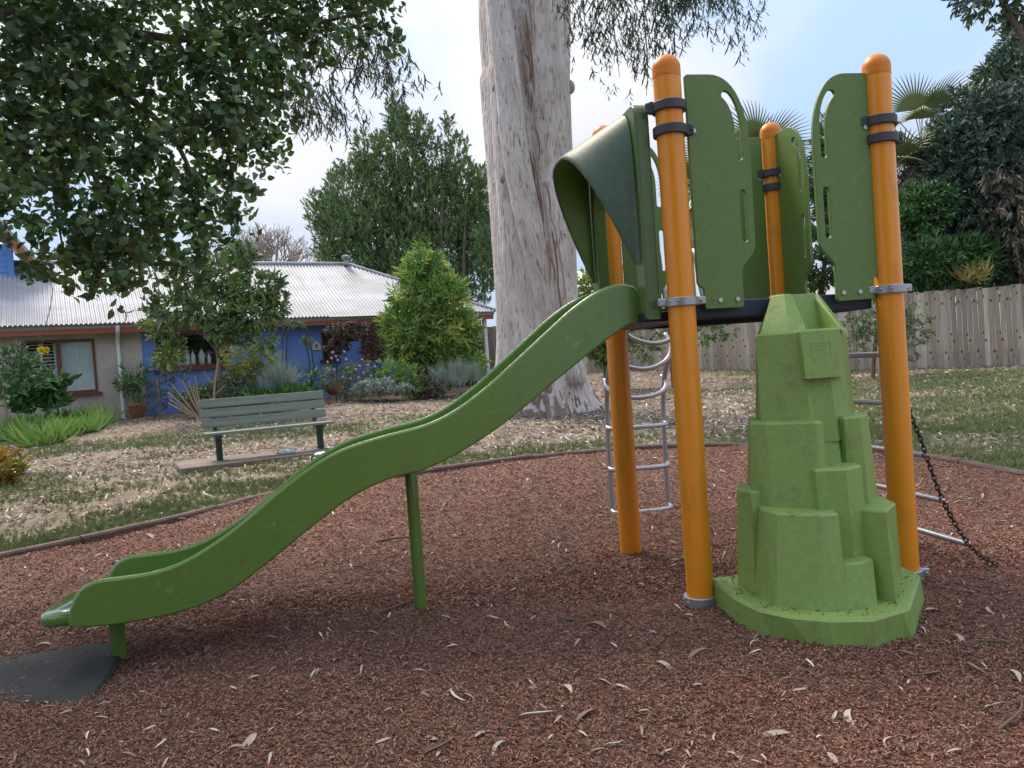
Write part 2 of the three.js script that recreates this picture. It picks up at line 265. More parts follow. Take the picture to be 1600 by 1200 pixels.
// barrier panels: routed boards with a looped grip and a slot
{
  const P = [[0.004, 0], [0.19, 0.004], [0.197, 0.185], [0.258, 0.262], [0.274, 0.313], [0.276, 0.786], [0.272, 0.888], [0.251, 0.985], [0.213, 1.052], [0.163, 1.103], [0.09, 1.128], [-0.024, 1.13], [-0.031, 1.12], [-0.031, 0.125], [-0.006, 0.098]];
  const s = new THREE.Shape();
  s.moveTo(P[0][0], P[0][1]); s.lineTo(0.185, 0); s.quadraticCurveTo(0.196, 0.001, 0.196, 0.014); s.lineTo(0.196, 0.165); s.quadraticCurveTo(0.198, 0.19, 0.214, 0.208); s.lineTo(0.258, 0.256); s.quadraticCurveTo(0.275, 0.276, 0.275, 0.31); s.lineTo(0.278, 0.76);
  s.bezierCurveTo(0.278, 0.96, 0.222, 1.126, 0.09, 1.13); s.lineTo(-0.02, 1.13); s.quadraticCurveTo(-0.032, 1.13, -0.032, 1.118); s.lineTo(-0.032, 0.135); s.quadraticCurveTo(-0.03, 0.115, -0.012, 0.108); s.quadraticCurveTo(0, 0.1, 0, 0.085); s.lineTo(0, 0.016); s.quadraticCurveTo(0, 0, 0.014, 0);
  const h1 = new THREE.Path(); h1.moveTo(0.205, 0.73); h1.lineTo(0.205, 0.86); h1.bezierCurveTo(0.203, 0.94, 0.18, 0.99, 0.153, 1.015); h1.bezierCurveTo(0.13, 1.035, 0.16, 1.072, 0.19, 1.045); h1.bezierCurveTo(0.23, 1.0, 0.243, 0.92, 0.243, 0.85); h1.lineTo(0.243, 0.73); h1.absarc(0.224, 0.73, 0.019, 0, Math.PI, true);
  const h2 = new THREE.Path(); h2.absarc(0.226, 0.33, 0.019, 0, Math.PI, true); h2.lineTo(0.207, 0.555); h2.absarc(0.226, 0.555, 0.019, Math.PI, 0, true); h2.lineTo(0.245, 0.33);
  s.holes.push(h1, h2);
  const mk = (flip) => { const g = new THREE.ExtrudeGeometry(s, { depth: 0.014, bevelEnabled: true, bevelSize: 0.0035, bevelThickness: 0.0035, bevelSegments: 2, curveSegments: 14 }).translate(0, 0, -0.007); if (flip) { g.rotateY(Math.PI); } return g; };
  const gA = mk(false), gB = mk(true), bolt = new THREE.CylinderGeometry(0.011, 0.013, 0.009, 12).rotateX(Math.PI / 2), sock = new THREE.CylinderGeometry(0.005, 0.005, 0.011, 6).rotateX(Math.PI / 2);
  const Y = DECK - 0.04;
  const logoLine = (m) => { // raised recycling triangle mark
    const g = []; for (let k = 0; k < 3; k++) g.push(box(0.022, 0.003, 0.002).translate(0, -0.009, 0).rotateZ(k * 2.094)); const q = part('recycling_mark', join(g), M.panel, m, [0.03, 0.036, 0.0112]); return q; };
  const put = (x, z, turn, flip, mark) => {
    const m = part('barrier_panel', flip ? gB : gA, M.panel, play, [x, Y, z]); m.rotation.y = turn; const k = flip ? -1 : 1;
    for (const u of [0.075, 0.165]) for (const side of [1, -1]) part('bolt', join([bolt.clone()]), M.bolt, m, [u * k, 0.038, side * 0.013]);
    part('bolt', bolt, M.bolt, m, [-0.008 * k, 0.86, 0.013]);
    if (mark) logoLine(m);
  };
  put(-0.437, 0.535, 0, false, true); put(0.462, 0.535, 0, true);          // front, either side of the rock wall
  put(-0.45, -0.535, 0, false); put(0.45, -0.535, 0, true);                // back, either side of the ladder
  put(0.56, -0.43, -Math.PI / 2, false); put(0.56, 0.43, -Math.PI / 2, true); // right, either side of the chain climber
}
// slide
{
  const slide = new THREE.Group(); slide.name = 'slide'; play.add(slide);
  const TOP = [[-0.712, 1.545], [-0.73, 1.594], [-0.812, 1.609], [-0.914, 1.579], [-1.047, 1.503], [-1.2, 1.385], [-1.365, 1.255], [-1.517, 1.138], [-1.666, 1.045], [-1.762, 1.002], [-1.857, 0.975], [-2.042, 0.943], [-2.226, 0.897], [-2.364, 0.834], [-2.519, 0.733], [-2.693, 0.605], [-2.845, 0.509], [-2.984, 0.442], [-3.119, 0.41], [-3.248, 0.403], [-3.335, 0.401], [-3.384, 0.39], [-3.421, 0.37], [-3.455, 0.317], [-3.474, 0.262], [-3.478, 0.227]];
  const BOT = [[-3.478, 0.222], [-3.315, 0.213], [-3.123, 0.222], [-3.01, 0.236], [-2.908, 0.259], [-2.793, 0.303], [-2.721, 0.345], [-2.625, 0.408], [-2.508, 0.489], [-2.353, 0.595], [-2.197, 0.69], [-2.041, 0.752], [-1.918, 0.775], [-1.853, 0.785], [-1.68, 0.85], [-1.482, 0.954], [-1.331, 1.053], [-1.228, 1.127], [-1.057, 1.245], [-0.917, 1.338], [-0.778, 1.42], [-0.70, 1.43]];
  const sp = (L, n) => new THREE.SplineCurve(L.map(([x, y]) => new THREE.Vector2(x, y))).getPoints(n);
  const outline = [...sp(TOP, 150), ...sp(BOT, 120).slice(1)];
  const wall = new THREE.ExtrudeGeometry(new THREE.Shape(outline), { depth: 0.012, bevelEnabled: true, bevelSize: 0.010, bevelThickness: 0.012, bevelSegments: 4, steps: 1 });
  const zc = 0.10, hw = 0.25;
  part('side_wall', wall.clone().translate(0, 0, zc + hw - 0.0235), M.slide, slide);
  part('side_wall', wall.clone().translate(0, 0, zc - hw + 0.0115), M.slide, slide);
  for (const z of [zc + hw - 0.0175, zc - hw + 0.0175]) part('rolled_rim', taper(TOP.slice(1).map(([x, y]) => [x, y, z]), 0.0165, 10, 160), M.slide, slide);
  // sliding bed with a shallow dished section
  const base = sp(BOT, 90), pos = [], uv = [], idx = [], C = 12; let len = 0;
  base.forEach((p, i) => {
    if (i) len += p.distanceTo(base[i - 1]);
    const a = base[Math.max(0, i - 1)], b = base[Math.min(90, i + 1)], tx = b.x - a.x, ty = b.y - a.y, l = Math.hypot(tx, ty), nx = -ty / l, ny = tx / l;
    for (let j = 0; j <= C * 2 + 1; j++) {
      const under = j > C, k = under ? (2 * C + 1 - j) / C : j / C, z = lerp(-hw + 0.022, hw - 0.022, k), e = 2 * k - 1, off = under ? 0.004 : 0.045 + 0.045 * Math.pow(Math.abs(e), 6);
      pos.push(p.x + nx * off, p.y + ny * off, zc + z); uv.push(len, k * 0.5);
    }
  });
  const P = 2 * C + 2; for (let i = 0; i < 90; i++) for (let j = 0; j < P; j++) { const a = i * P + j, b = i * P + ((j + 1) % P); idx.push(a, b, a + P, b, b + P, a + P); }
  for (let j = 1; j < P - 1; j++) idx.push(0, j + 1, j);
  const bg = new THREE.BufferGeometry(); bg.setAttribute('position', new THREE.Float32BufferAttribute(pos, 3)); bg.setAttribute('uv', new THREE.Float32BufferAttribute(uv, 2)); bg.setIndex(idx);
  part('chute_bed', toCreasedNormals(bg, 0.7), M.slide, slide);
  // rounded exit lip beyond the walls
  const lp = [], li = [], lu = [], NA = 28, NS = 10;
  for (let i = 0; i <= NS; i++) for (let j = 0; j <= NA; j++) {
    const a = -Math.PI / 2 + (j / NA) * Math.PI, q = -Math.PI / 2 + (i / NS) * Math.PI, ex = Math.pow(Math.max(0, Math.cos(q)), 0.45), ry = 0.032 * Math.sin(q);
    const cx = Math.pow(Math.abs(Math.cos(a)), 0.6) * (0.155 + 0.045 * ex), cz = Math.sign(Math.sin(a)) * Math.pow(Math.abs(Math.sin(a)), 0.6) * (0.19 + 0.042 * ex);
    lp.push(-3.46 - cx, 0.256 + ry + (Math.sin(q) < 0 ? ry * 0.25 : 0) - 0.02 * (cx / 0.2) ** 2, zc + cz); lu.push(cx, cz);
  }
  for (let i = 0; i < NS; i++) for (let j = 0; j < NA; j++) { const a = i * (NA + 1) + j, b = a + NA + 1; li.push(a, b, a + 1, b, b + 1, a + 1); }
  for (const [row, f] of [[0, 1], [NS, 0]]) for (let j = 1; j < NA; j++) { const o = row * (NA + 1); f ? li.push(o, o + j, o + j + 1) : li.push(o, o + j + 1, o + j); }
  const lg = new THREE.BufferGeometry(); lg.setAttribute('position', new THREE.Float32BufferAttribute(lp, 3)); lg.setAttribute('uv', new THREE.Float32BufferAttribute(lu, 2)); lg.setIndex(li);
  part('exit_lip', toCreasedNormals(lg, 0.9), M.lip, slide);
  // legs
  const gl = M.slide;
  part('slide_leg', join([taper([[-1.905, -0.15, zc], [-1.905, 0.4, zc], [-1.905, 0.79, zc]], 0.032, 20, 4), rbox(0.13, 0.014, 0.2, 0.004).translate(-1.905, 0.79, zc)]), gl, slide);
  part('slide_leg', join([taper([[-3.37, -0.1, zc], [-3.37, 0.1, zc], [-3.37, 0.2, zc]], (t) => 0.033 + 0.018 * Math.max(0, t - 0.6), 20, 8), rbox(0.13, 0.03, 0.24, 0.008).translate(-3.35, 0.2, zc)]), gl, slide);
  const gs = new THREE.Shape(); gs.moveTo(-3.5, 0.215); gs.lineTo(-3.34, 0.215); gs.lineTo(-3.36, 0.12); gs.quadraticCurveTo(-3.4, 0.17, -3.5, 0.195);
  part('gusset', new THREE.ExtrudeGeometry(gs, { depth: 0.06, bevelEnabled: true, bevelSize: 0.006, bevelThickness: 0.006, bevelSegments: 2 }).translate(0, 0, zc - 0.03), gl, slide);
}
// slide hood: moulded arch frame with a flared visor
{
  const hood = new THREE.Group(); hood.name = 'slide_hood'; play.add(hood);
  const zA = -0.42, zB = 0.475, zm = (zA + zB) / 2, hw = (zB - zA) / 2;
  const fs = new THREE.Shape(); const rr = 0.06; fs.moveTo(zA, 1.44); fs.lineTo(zB, 1.44); fs.lineTo(zB, 2.475 - rr); fs.quadraticCurveTo(zB, 2.475, zB - rr, 2.475); fs.lineTo(zA + rr, 2.475); fs.quadraticCurveTo(zA, 2.475, zA, 2.475 - rr);
  const ho = new THREE.Path(); ho.moveTo(zA + 0.1, 1.51); ho.lineTo(zA + 0.1, 2.06); ho.bezierCurveTo(zA + 0.1, 2.42, zB - 0.1, 2.42, zB - 0.1, 2.06); ho.lineTo(zB - 0.1, 1.51); fs.holes.push(ho);
  const fg = new THREE.ExtrudeGeometry(fs, { depth: 0.05, bevelEnabled: true, bevelSize: 0.012, bevelThickness: 0.012, bevelSegments: 3, curveSegments: 16 }).rotateY(-Math.PI / 2).translate(-0.655, 0, 0);
  part('arch_frame', fg, M.hoodFrame, hood);
  // visor shell
  const NT = 64, NR = 12, outer = [], uvs = []; const th = 0.022;
  const se = (c, e) => Math.sign(c) * Math.pow(Math.abs(c), e);
  const pt = (t, r, inn) => {
    const a = t * Math.PI, c = Math.cos(a), s = Math.sin(a), sh = inn * th;
    const z0 = zm + (hw - 0.03 - sh) * se(c, 0.28), y0 = 1.70 + (0.782 - sh) * se(s, 0.3);
    const z1 = zm - 0.01 + (hw - 0.05 - sh) * se(c, 0.72), y1 = 1.715 + (0.625 - sh) * se(s, 0.86);
    const x0 = -0.722, x1 = -0.735 - 0.38 * Math.pow(Math.max(0, y1 - 1.715), 1.0) - 0.02 * s;
    const q = r, bow = 0.0 * Math.sin(q * Math.PI);
    return [lerp(x0, x1, q), lerp(y0, y1, q) - bow * s * 0.6, lerp(z0, z1, q) - bow * c];
  };
  const pos = [], uv = [], idx = [], rows = []; // profile: outer from frame to rim, round the rim, inner back
  for (let i = 0; i <= NR; i++) rows.push([i / NR, 0]); rows.push([1.035, 0.25], [1.045, 0.5], [1.035, 0.8]); for (let i = NR; i >= 0; i--) rows.push([i / NR, 1]);
  for (const [r, inn] of rows) for (let j = 0; j <= NT; j++) { const p = pt(j / NT, r, inn); pos.push(...p); uv.push(p[2] + p[0], p[1]); }
  for (let i = 0; i < rows.length - 1; i++) for (let j = 0; j < NT; j++) { const a = i * (NT + 1) + j, b = a + NT + 1; idx.push(a, a + 1, b, a + 1, b + 1, b); }
  const vg = new THREE.BufferGeometry(); vg.setAttribute('position', new THREE.Float32BufferAttribute(pos, 3)); vg.setAttribute('uv', new THREE.Float32BufferAttribute(uv, 2)); vg.setIndex(idx); vg.computeVertexNormals();
  const split = NR + 4, cutIdx = (a, b) => { const g = vg.clone(), out = []; for (let i = a; i < b; i++) for (let j = 0; j < NT; j++) { const p = i * (NT + 1) + j, q = p + NT + 1; out.push(p, p + 1, q, p + 1, q + 1, q); } g.setIndex(out); return g; };
  const vis = part('visor', cutIdx(0, split), M.hood, hood); part('lining', cutIdx(split, rows.length - 1), M.panel, vis);
}
// rock wall: faceted moulded shell stepping up to the deck
{
  const rock = new THREE.Group(); rock.name = 'rock_wall'; play.add(rock);
  const area = (p) => p.reduce((s, [x, z], i) => { const [a, b] = p[(i + 1) % p.length]; return s + x * b - a * z; }, 0);
  const inset = (p, d) => { const cx = p.reduce((s, q) => s + q[0], 0) / p.length, cz = p.reduce((s, q) => s + q[1], 0) / p.length; return p.map(([x, z]) => { const l = Math.hypot(x - cx, z - cz); return [x + ((cx - x) / l) * d, z + ((cz - z) / l) * d]; }); };
  function prism(lo, hi, y0, y1, bevel = 0.008) {
    const flip = area(lo) > 0; const L = (p) => (flip ? [...p].reverse() : p);
    const rings = [[L(lo), y0], [L(hi), y1 - bevel], [inset(L(hi), bevel), y1]], pos = [], n = lo.length;
    const tri = (...q) => { for (const v of q) pos.push(...v); };
    for (let k = 0; k < 2; k++) for (let i = 0; i < n; i++) {
      const j = (i + 1) % n, [A, ya] = rings[k], [B, yb] = rings[k + 1], a = [A[i][0], ya, A[i][1]], b = [A[j][0], ya, A[j][1]], c = [B[i][0], yb, B[i][1]], d = [B[j][0], yb, B[j][1]];
      tri(a, c, b); tri(b, c, d);
    }
    const [Tp, ty] = rings[2]; for (let i = 1; i < n - 1; i++) { tri([Tp[0][0], ty, Tp[0][1]], [Tp[i + 1][0], ty, Tp[i + 1][1]], [Tp[i][0], ty, Tp[i][1]]); }
    for (let i = 1; i < n - 1; i++) { const [Q, qy] = rings[0]; tri([Q[0][0], qy, Q[0][1]], [Q[i][0], qy, Q[i][1]], [Q[i + 1][0], qy, Q[i + 1][1]]); }
    const g = new THREE.BufferGeometry(); g.setAttribute('position', new THREE.Float32BufferAttribute(pos, 3)); g.computeVertexNormals(); return metricUV(g);
  }
  const add = (name, ...a) => { const g = prism(...a); return part(name, g, M.rock, rock); };
  const foot = [[-0.50, 0.52], [-0.525, 0.86], [-0.505, 1.03], [-0.43, 1.15], [-0.31, 1.245], [-0.15, 1.30], [0.015, 1.25], [0.06, 1.235], [0.225, 1.055], [0.40, 0.86], [0.44, 0.52]];
  const footLo = [[-0.51, 0.50], [-0.535, 0.84], [-0.50, 1.05], [-0.42, 1.12], [-0.30, 1.275], [-0.15, 1.315], [0.03, 1.245], [0.09, 1.25], [0.245, 1.06], [0.42, 0.87], [0.46, 0.5]];
  add('footing', footLo, foot, -0.1, 0.138, 0.012);
  add('core', [[-0.27, 0.5], [-0.33, 0.76], [-0.18, 0.95], [-0.02, 1.0], [0.16, 0.84], [0.3, 0.5]], [[-0.16, 0.5], [-0.21, 0.62], [-0.09, 0.72], [0.07, 0.73], [0.19, 0.64], [0.27, 0.5]], 0.1, 1.30);
  add('ledge', [[-0.29, 0.5], [-0.43, 0.84], [-0.425, 1.04], [-0.28, 1.17], [-0.19, 1.185], [-0.13, 1.1], [-0.1, 0.5]], [[-0.27, 0.5], [-0.372, 0.86], [-0.357, 0.96], [-0.224, 1.08], [-0.141, 1.085], [-0.11, 1.0], [-0.1, 0.5]], 0.1, 0.525);
  add('ledge', [[-0.34, 0.5], [-0.435, 0.69], [-0.42, 0.84], [-0.28, 0.84]], [[-0.305, 0.5], [-0.39, 0.655], [-0.378, 0.77], [-0.28, 0.77]], 0.1, 0.59);
  add('ledge', [[-0.2, 0.9], [-0.205, 1.185], [-0.115, 1.205], [-0.045, 1.18], [-0.02, 1.0]], [[-0.17, 0.9], [-0.168, 1.115], [-0.08, 1.135], [-0.002, 1.10], [0, 0.95]], 0.1, 0.318);
  add('ledge', [[0.0, 0.5], [-0.02, 1.06], [0.045, 1.175], [0.26, 0.92], [0.36, 0.5]], [[0.01, 0.5], [0.015, 1.0], [0.074, 1.095], [0.225, 0.955], [0.33, 0.5]], 0.1, 0.512);
  add('ledge', [[-0.275, 0.5], [-0.362, 0.735], [-0.315, 0.86], [-0.165, 0.99], [-0.11, 0.975], [-0.10, 0.5]], [[-0.235, 0.5], [-0.328, 0.70], [-0.287, 0.775], [-0.118, 0.915], [-0.075, 0.90], [-0.07, 0.5]], 0.4, 0.905, 0.01);
  add('ledge', [[-0.20, 0.5], [-0.18, 1.03], [-0.07, 1.09], [0.02, 1.06], [0.08, 0.95], [0.1, 0.5]], [[-0.18, 0.5], [-0.165, 0.965], [-0.05, 1.015], [0.06, 0.965], [0.085, 0.88], [0.1, 0.5]], 0.12, 0.70, 0.01);
  add('ledge', [[0.02, 0.5], [0.045, 0.89], [0.115, 0.93], [0.245, 0.81], [0.33, 0.5]], [[0.03, 0.5], [0.055, 0.86], [0.128, 0.875], [0.232, 0.78], [0.30, 0.5]], 0.4, 0.908, 0.01);
  add('ledge', [[-0.19, 0.5], [-0.262, 0.685], [-0.09, 0.84], [-0.03, 0.83], [0, 0.5]], [[-0.165, 0.5], [-0.236, 0.638], [-0.088, 0.775], [-0.03, 0.775], [0, 0.5]], 0.8, 1.318, 0.01);
  add('ledge', [[-0.1, 0.5], [-0.07, 0.835], [0.03, 0.85], [0.15, 0.78], [0.29, 0.6], [0.31, 0.5]], [[-0.1, 0.5], [-0.06, 0.775], [0.03, 0.79], [0.13, 0.74], [0.265, 0.6], [0.28, 0.5]], 0.8, 1.30, 0.01);
  const crown = add('ledge', [[-0.10, 0.5], [-0.105, 0.835], [0.055, 0.85], [0.11, 0.79], [0.11, 0.5]], [[-0.09, 0.5], [-0.10, 0.80], [0.08, 0.812], [0.135, 0.76], [0.14, 0.5]], 1.095, 1.322, 0.01);
  // faint moulded maker's plate on the upper block
  const plate = []; for (const [w, y] of [[0.075, 0.028], [0.06, 0.012], [0.075, -0.004], [0.05, -0.02]]) for (let k = 0; k < 4; k++) plate.push(box(w / 4 - 0.004, 0.006, 0.0016).translate((k - 1.5) * (w / 4), y, 0));
  plate.push(box(0.095, 0.0025, 0.0016).translate(0, 0.042, 0), box(0.095, 0.0025, 0.0016).translate(0, -0.034, 0), box(0.0025, 0.076, 0.0016).translate(-0.047, 0.004, 0), box(0.0025, 0.076, 0.0016).translate(0.047, 0.004, 0));
  part('moulded_plate', join(plate), M.rock, rock, [-0.015, 1.215, 0.8235], [-0.16, -0.075, 0]);
  // top scoop: two side walls and a back slab round a hand hold
  add('handhold', [[-0.165, 0.5], [-0.215, 0.63], [-0.12, 0.745], [-0.035, 0.76], [-0.02, 0.5]], [[-0.07, 0.5], [-0.105, 0.56], [-0.065, 0.615], [-0.015, 0.60], [-0.01, 0.5]], 1.30, 1.505);
  add('handhold', [[-0.05, 0.5], [-0.05, 0.63], [0.17, 0.63], [0.2, 0.5]], [[-0.04, 0.5], [-0.04, 0.575], [0.13, 0.575], [0.155, 0.5]], 1.30, 1.503);
  add('handhold', [[0.1, 0.5], [0.1, 0.62], [0.125, 0.79], [0.18, 0.74], [0.27, 0.5]], [[0.115, 0.5], [0.115, 0.565], [0.13, 0.585], [0.15, 0.57], [0.17, 0.5]], 1.30, 1.5);
  // raised treads on the footing and ledges
  const bead = new THREE.SphereGeometry(0.006, 6, 4).scale(1, 0.5, 1), beads = [];
  for (let i = 0; i < 900; i++) { const x = R(-0.5, 0.4), z = R(0.7, 1.28); if (inside(x, z, inset(foot, 0.03)) && Math.abs(((x * 40) % 1)) > 0.15) beads.push(bead.clone().translate(x, 0.138, z)); }
  for (const [a, b, c, d, y, n] of [[-0.32, -0.14, 0.96, 1.03, 0.525, 40], [0.03, 0.19, 0.88, 0.96, 0.51, 60], [-0.15, 0.04, 0.9, 0.95, 0.70, 30]]) for (let i = 0; i < n; i++) beads.push(bead.clone().translate(R(a, b), y, R(c, d)));
  part('tread_bumps', join(beads), M.rock, rock).userData.kind = 'stuff';
}
// arched ladder at the back
{
  const lad = new THREE.Group(); lad.name = 'ladder'; play.add(lad);
  const S = (x) => [[x, -0.1, -1.70], [x, 0.5, -1.69], [x + 0.005, 0.95, -1.66], [x + 0.005, 1.2, -1.52], [x + 0.01, 1.42, -1.1], [x + 0.01, 1.56, -0.78], [x + 0.01, 1.60, -0.6]];
  for (const x of [-0.32, 0.14]) part('stringer', tube(S(x), 0.019, 50, 12), M.steel, lad);
  const rung = (y, z, sag, out) => tube([[-0.32, y + 0.02 + sag * 0.55, z], [-0.325, y + 0.005 + sag * 0.2, z + 0.05 + out], [-0.27, y - sag * 0.1, z + 0.09 + out], [-0.09, y - sag * 0.3, z + 0.11 + out], [0.09, y - sag * 0.1, z + 0.09 + out], [0.145, y + 0.005 + sag * 0.2, z + 0.05 + out], [0.14, y + 0.02 + sag * 0.55, z]], 0.017, 40, 10);
  for (const [y, z, sag, out] of [[0.05, -1.70, 0, 0], [0.385, -1.70, 0, 0], [0.705, -1.69, 0.0, 0], [0.98, -1.66, 0.16, 0.02], [1.235, -1.52, 0.28, 0.03], [1.42, -1.25, 0.30, 0.03]]) part('rung', rung(y, z, sag, out), M.steel, lad);
  for (const x of [-0.22, 0.03]) part('handrail', tube([[x, 1.50, -0.50], [x - 0.01, 1.72, -0.56], [x, 1.90, -0.62], [x + 0.03, 1.88, -0.75], [x + 0.05, 1.62, -0.80], [x + 0.08, 1.5, -0.86]], 0.017, 30, 10), M.steel, lad);
}
// chain climber on the right
{
  const cl = new THREE.Group(); cl.name = 'chain_climber'; play.add(cl);
  const path = (z) => new THREE.CatmullRomCurve3([[0.575, 1.43, z], [0.60, 1.2, z], [0.635, 0.995, z], [0.657, 0.877, z], [0.72, 0.705, z], [0.751, 0.602, z], [0.83, 0.376, z], [0.949, 0.16, z], [1.039, 0.065, z], [1.17, -0.01, z]].map(V));
  const link = new THREE.TorusGeometry(0.0105, 0.0034, 6, 14).scale(1.75, 1, 1);
  for (const z of [0.5, -0.42]) {
    const c = path(z), n = Math.round(c.getLength() / 0.0275);
    for (let i = 0; i < n; i++) { const t = (i + 0.5) / n, p = c.getPointAt(t), d = c.getTangentAt(t); const m = part('chain_link', link, M.chain, cl, p.toArray()); m.quaternion.setFromUnitVectors(new THREE.Vector3(1, 0, 0), d).multiply(new THREE.Quaternion().setFromAxisAngle(new THREE.Vector3(1, 0, 0), i % 2 ? Math.PI / 2 + 0.25 : 0.25)); }
  }
  const rg = new THREE.CylinderGeometry(0.0155, 0.0155, 0.9, 14).rotateX(Math.PI / 2), nub = new THREE.SphereGeometry(0.012, 8, 6);
  const c = path(0.5);
  for (const y of [1.17, 0.905, 0.63, 0.385, 0.14]) { let best = 0, bd = 9; for (let i = 0; i <= 400; i++) { const p = c.getPointAt(i / 400), q = Math.abs(p.y - y); if (q < bd) { bd = q; best = p.x; } } const r = part('rung', rg, M.steel, cl, [best - 0.004, y, 0.04]); part('end_pin', nub, M.bolt, r, [0.0, 0.004, 0.462]); }
}
// ---------------------------------------------------------------- buildings
const renderTex = tex(512, 512, (u, v) => { const a = fbm(u * 5, v * 5, 1, 5, 5, 5), b = vnoise(u * 120, v * 120, 2, 120, 120), c = mix3(hex('c2b8ae'), hex('a59a90'), clamp(a * 1.5 - 0.3)), q = 0.95 + 0.1 * b; return [c[0] * q, c[1] * q, c[2] * q]; });
const blueTex = tex(512, 512, (u, v) => { const a = fbm(u * 4, v * 4, 7, 5, 4, 4), s = fbm(u * 30, v * 3, 2, 3, 30, 3), c = mix3(hex('5b7cc4'), hex('6f8cc8'), clamp(a * 1.6 - 0.4)), q = 0.94 + 0.12 * s; return [c[0] * q, c[1] * q, c[2] * q]; });
const zincTex = tex(512, 512, (u, v) => { const a = fbm(u * 4, v * 10, 2, 4, 4, 10), s = vnoise(u * 70, v * 24, 5, 70, 24), sp = s > 0.955 ? 0.5 : 0, c = mix3(hex('a6a9b0'), hex('85878c'), clamp(a * 1.5 - 0.35)); return mix3(c, hex('6b6a68'), sp + clamp((fbm(u * 9, v * 3, 8, 3, 9, 3) - 0.62) * 2)); });
const woodTex = (lo, hi, knots = true) => tex(256, 1024, (u, v) => {
  const w = fbm(u * 3, v * 5, 4, 3, 3, 5) * 0.9, g = fbm((u + w * 0.10) * 26, v * 7, 1, 4, 26, 7), f = vnoise(u * 110, v * 14, 8, 110, 14), p = fbm(u * 2, v * 4, 11, 3, 2, 4);
  let c = mix3(hex(lo), hex(hi), clamp(g * 1.3 - 0.2 + (f - 0.5) * 0.35 + (p - 0.5) * 0.5));
  if (knots) for (const [kx, ky] of [[0.3, 0.17], [0.7, 0.43], [0.2, 0.71], [0.62, 0.9]]) { const d = Math.hypot((u - kx) * 1, (v - ky) * 7); if (d < 0.16) c = mix3(hex('4b4038'), c, sm(d / 0.16)); }
  return c;
});
const palingTex = [woodTex('a89c90', 'd8ccbe'), woodTex('9e9286', 'd0c4b6'), woodTex('b0a394', 'dcd0c0')];
M.grey = std({ map: rep(renderTex, 0.5), roughness: 0.92, bumpMap: rep(noiseBump, 1.5), bumpScale: 0.01 });
M.blue = std({ map: rep(blueTex, 0.4), roughness: 0.85, bumpMap: rep(noiseBump, 2), bumpScale: 0.004 });
M.zinc = std({ map: rep(zincTex, 0.33, 0.33), metalness: 0.15, roughness: 0.62 });
M.terra = std({ color: 0x9a5a44, roughness: 0.7, bumpMap: noiseBump, bumpScale: 0.002 });
M.brown = std({ color: 0x6e3b2c, roughness: 0.6, bumpMap: noiseBump, bumpScale: 0.002 });
M.darkBrown = std({ color: 0x3a2522, roughness: 0.75, bumpMap: noiseBump, bumpScale: 0.002 });
M.white = std({ color: 0xdce2e2, roughness: 0.5 });
M.glass = phys({ color: 0xf2f5f6, roughness: 0.03, metalness: 0, transmission: 1, thickness: 0, ior: 1.4 });
M.cream = std({ color: 0xb9b39c, roughness: 0.8 });
M.gutter = std({ color: 0x9b9a94, roughness: 0.5, metalness: 0.2 });
const HB = 0.5;   // height of the house's own base
const house = thing('house', 'long low house of grey render and blue wall under a corrugated roof', 'house', [-10.859, HB, -16.5], 0.529);
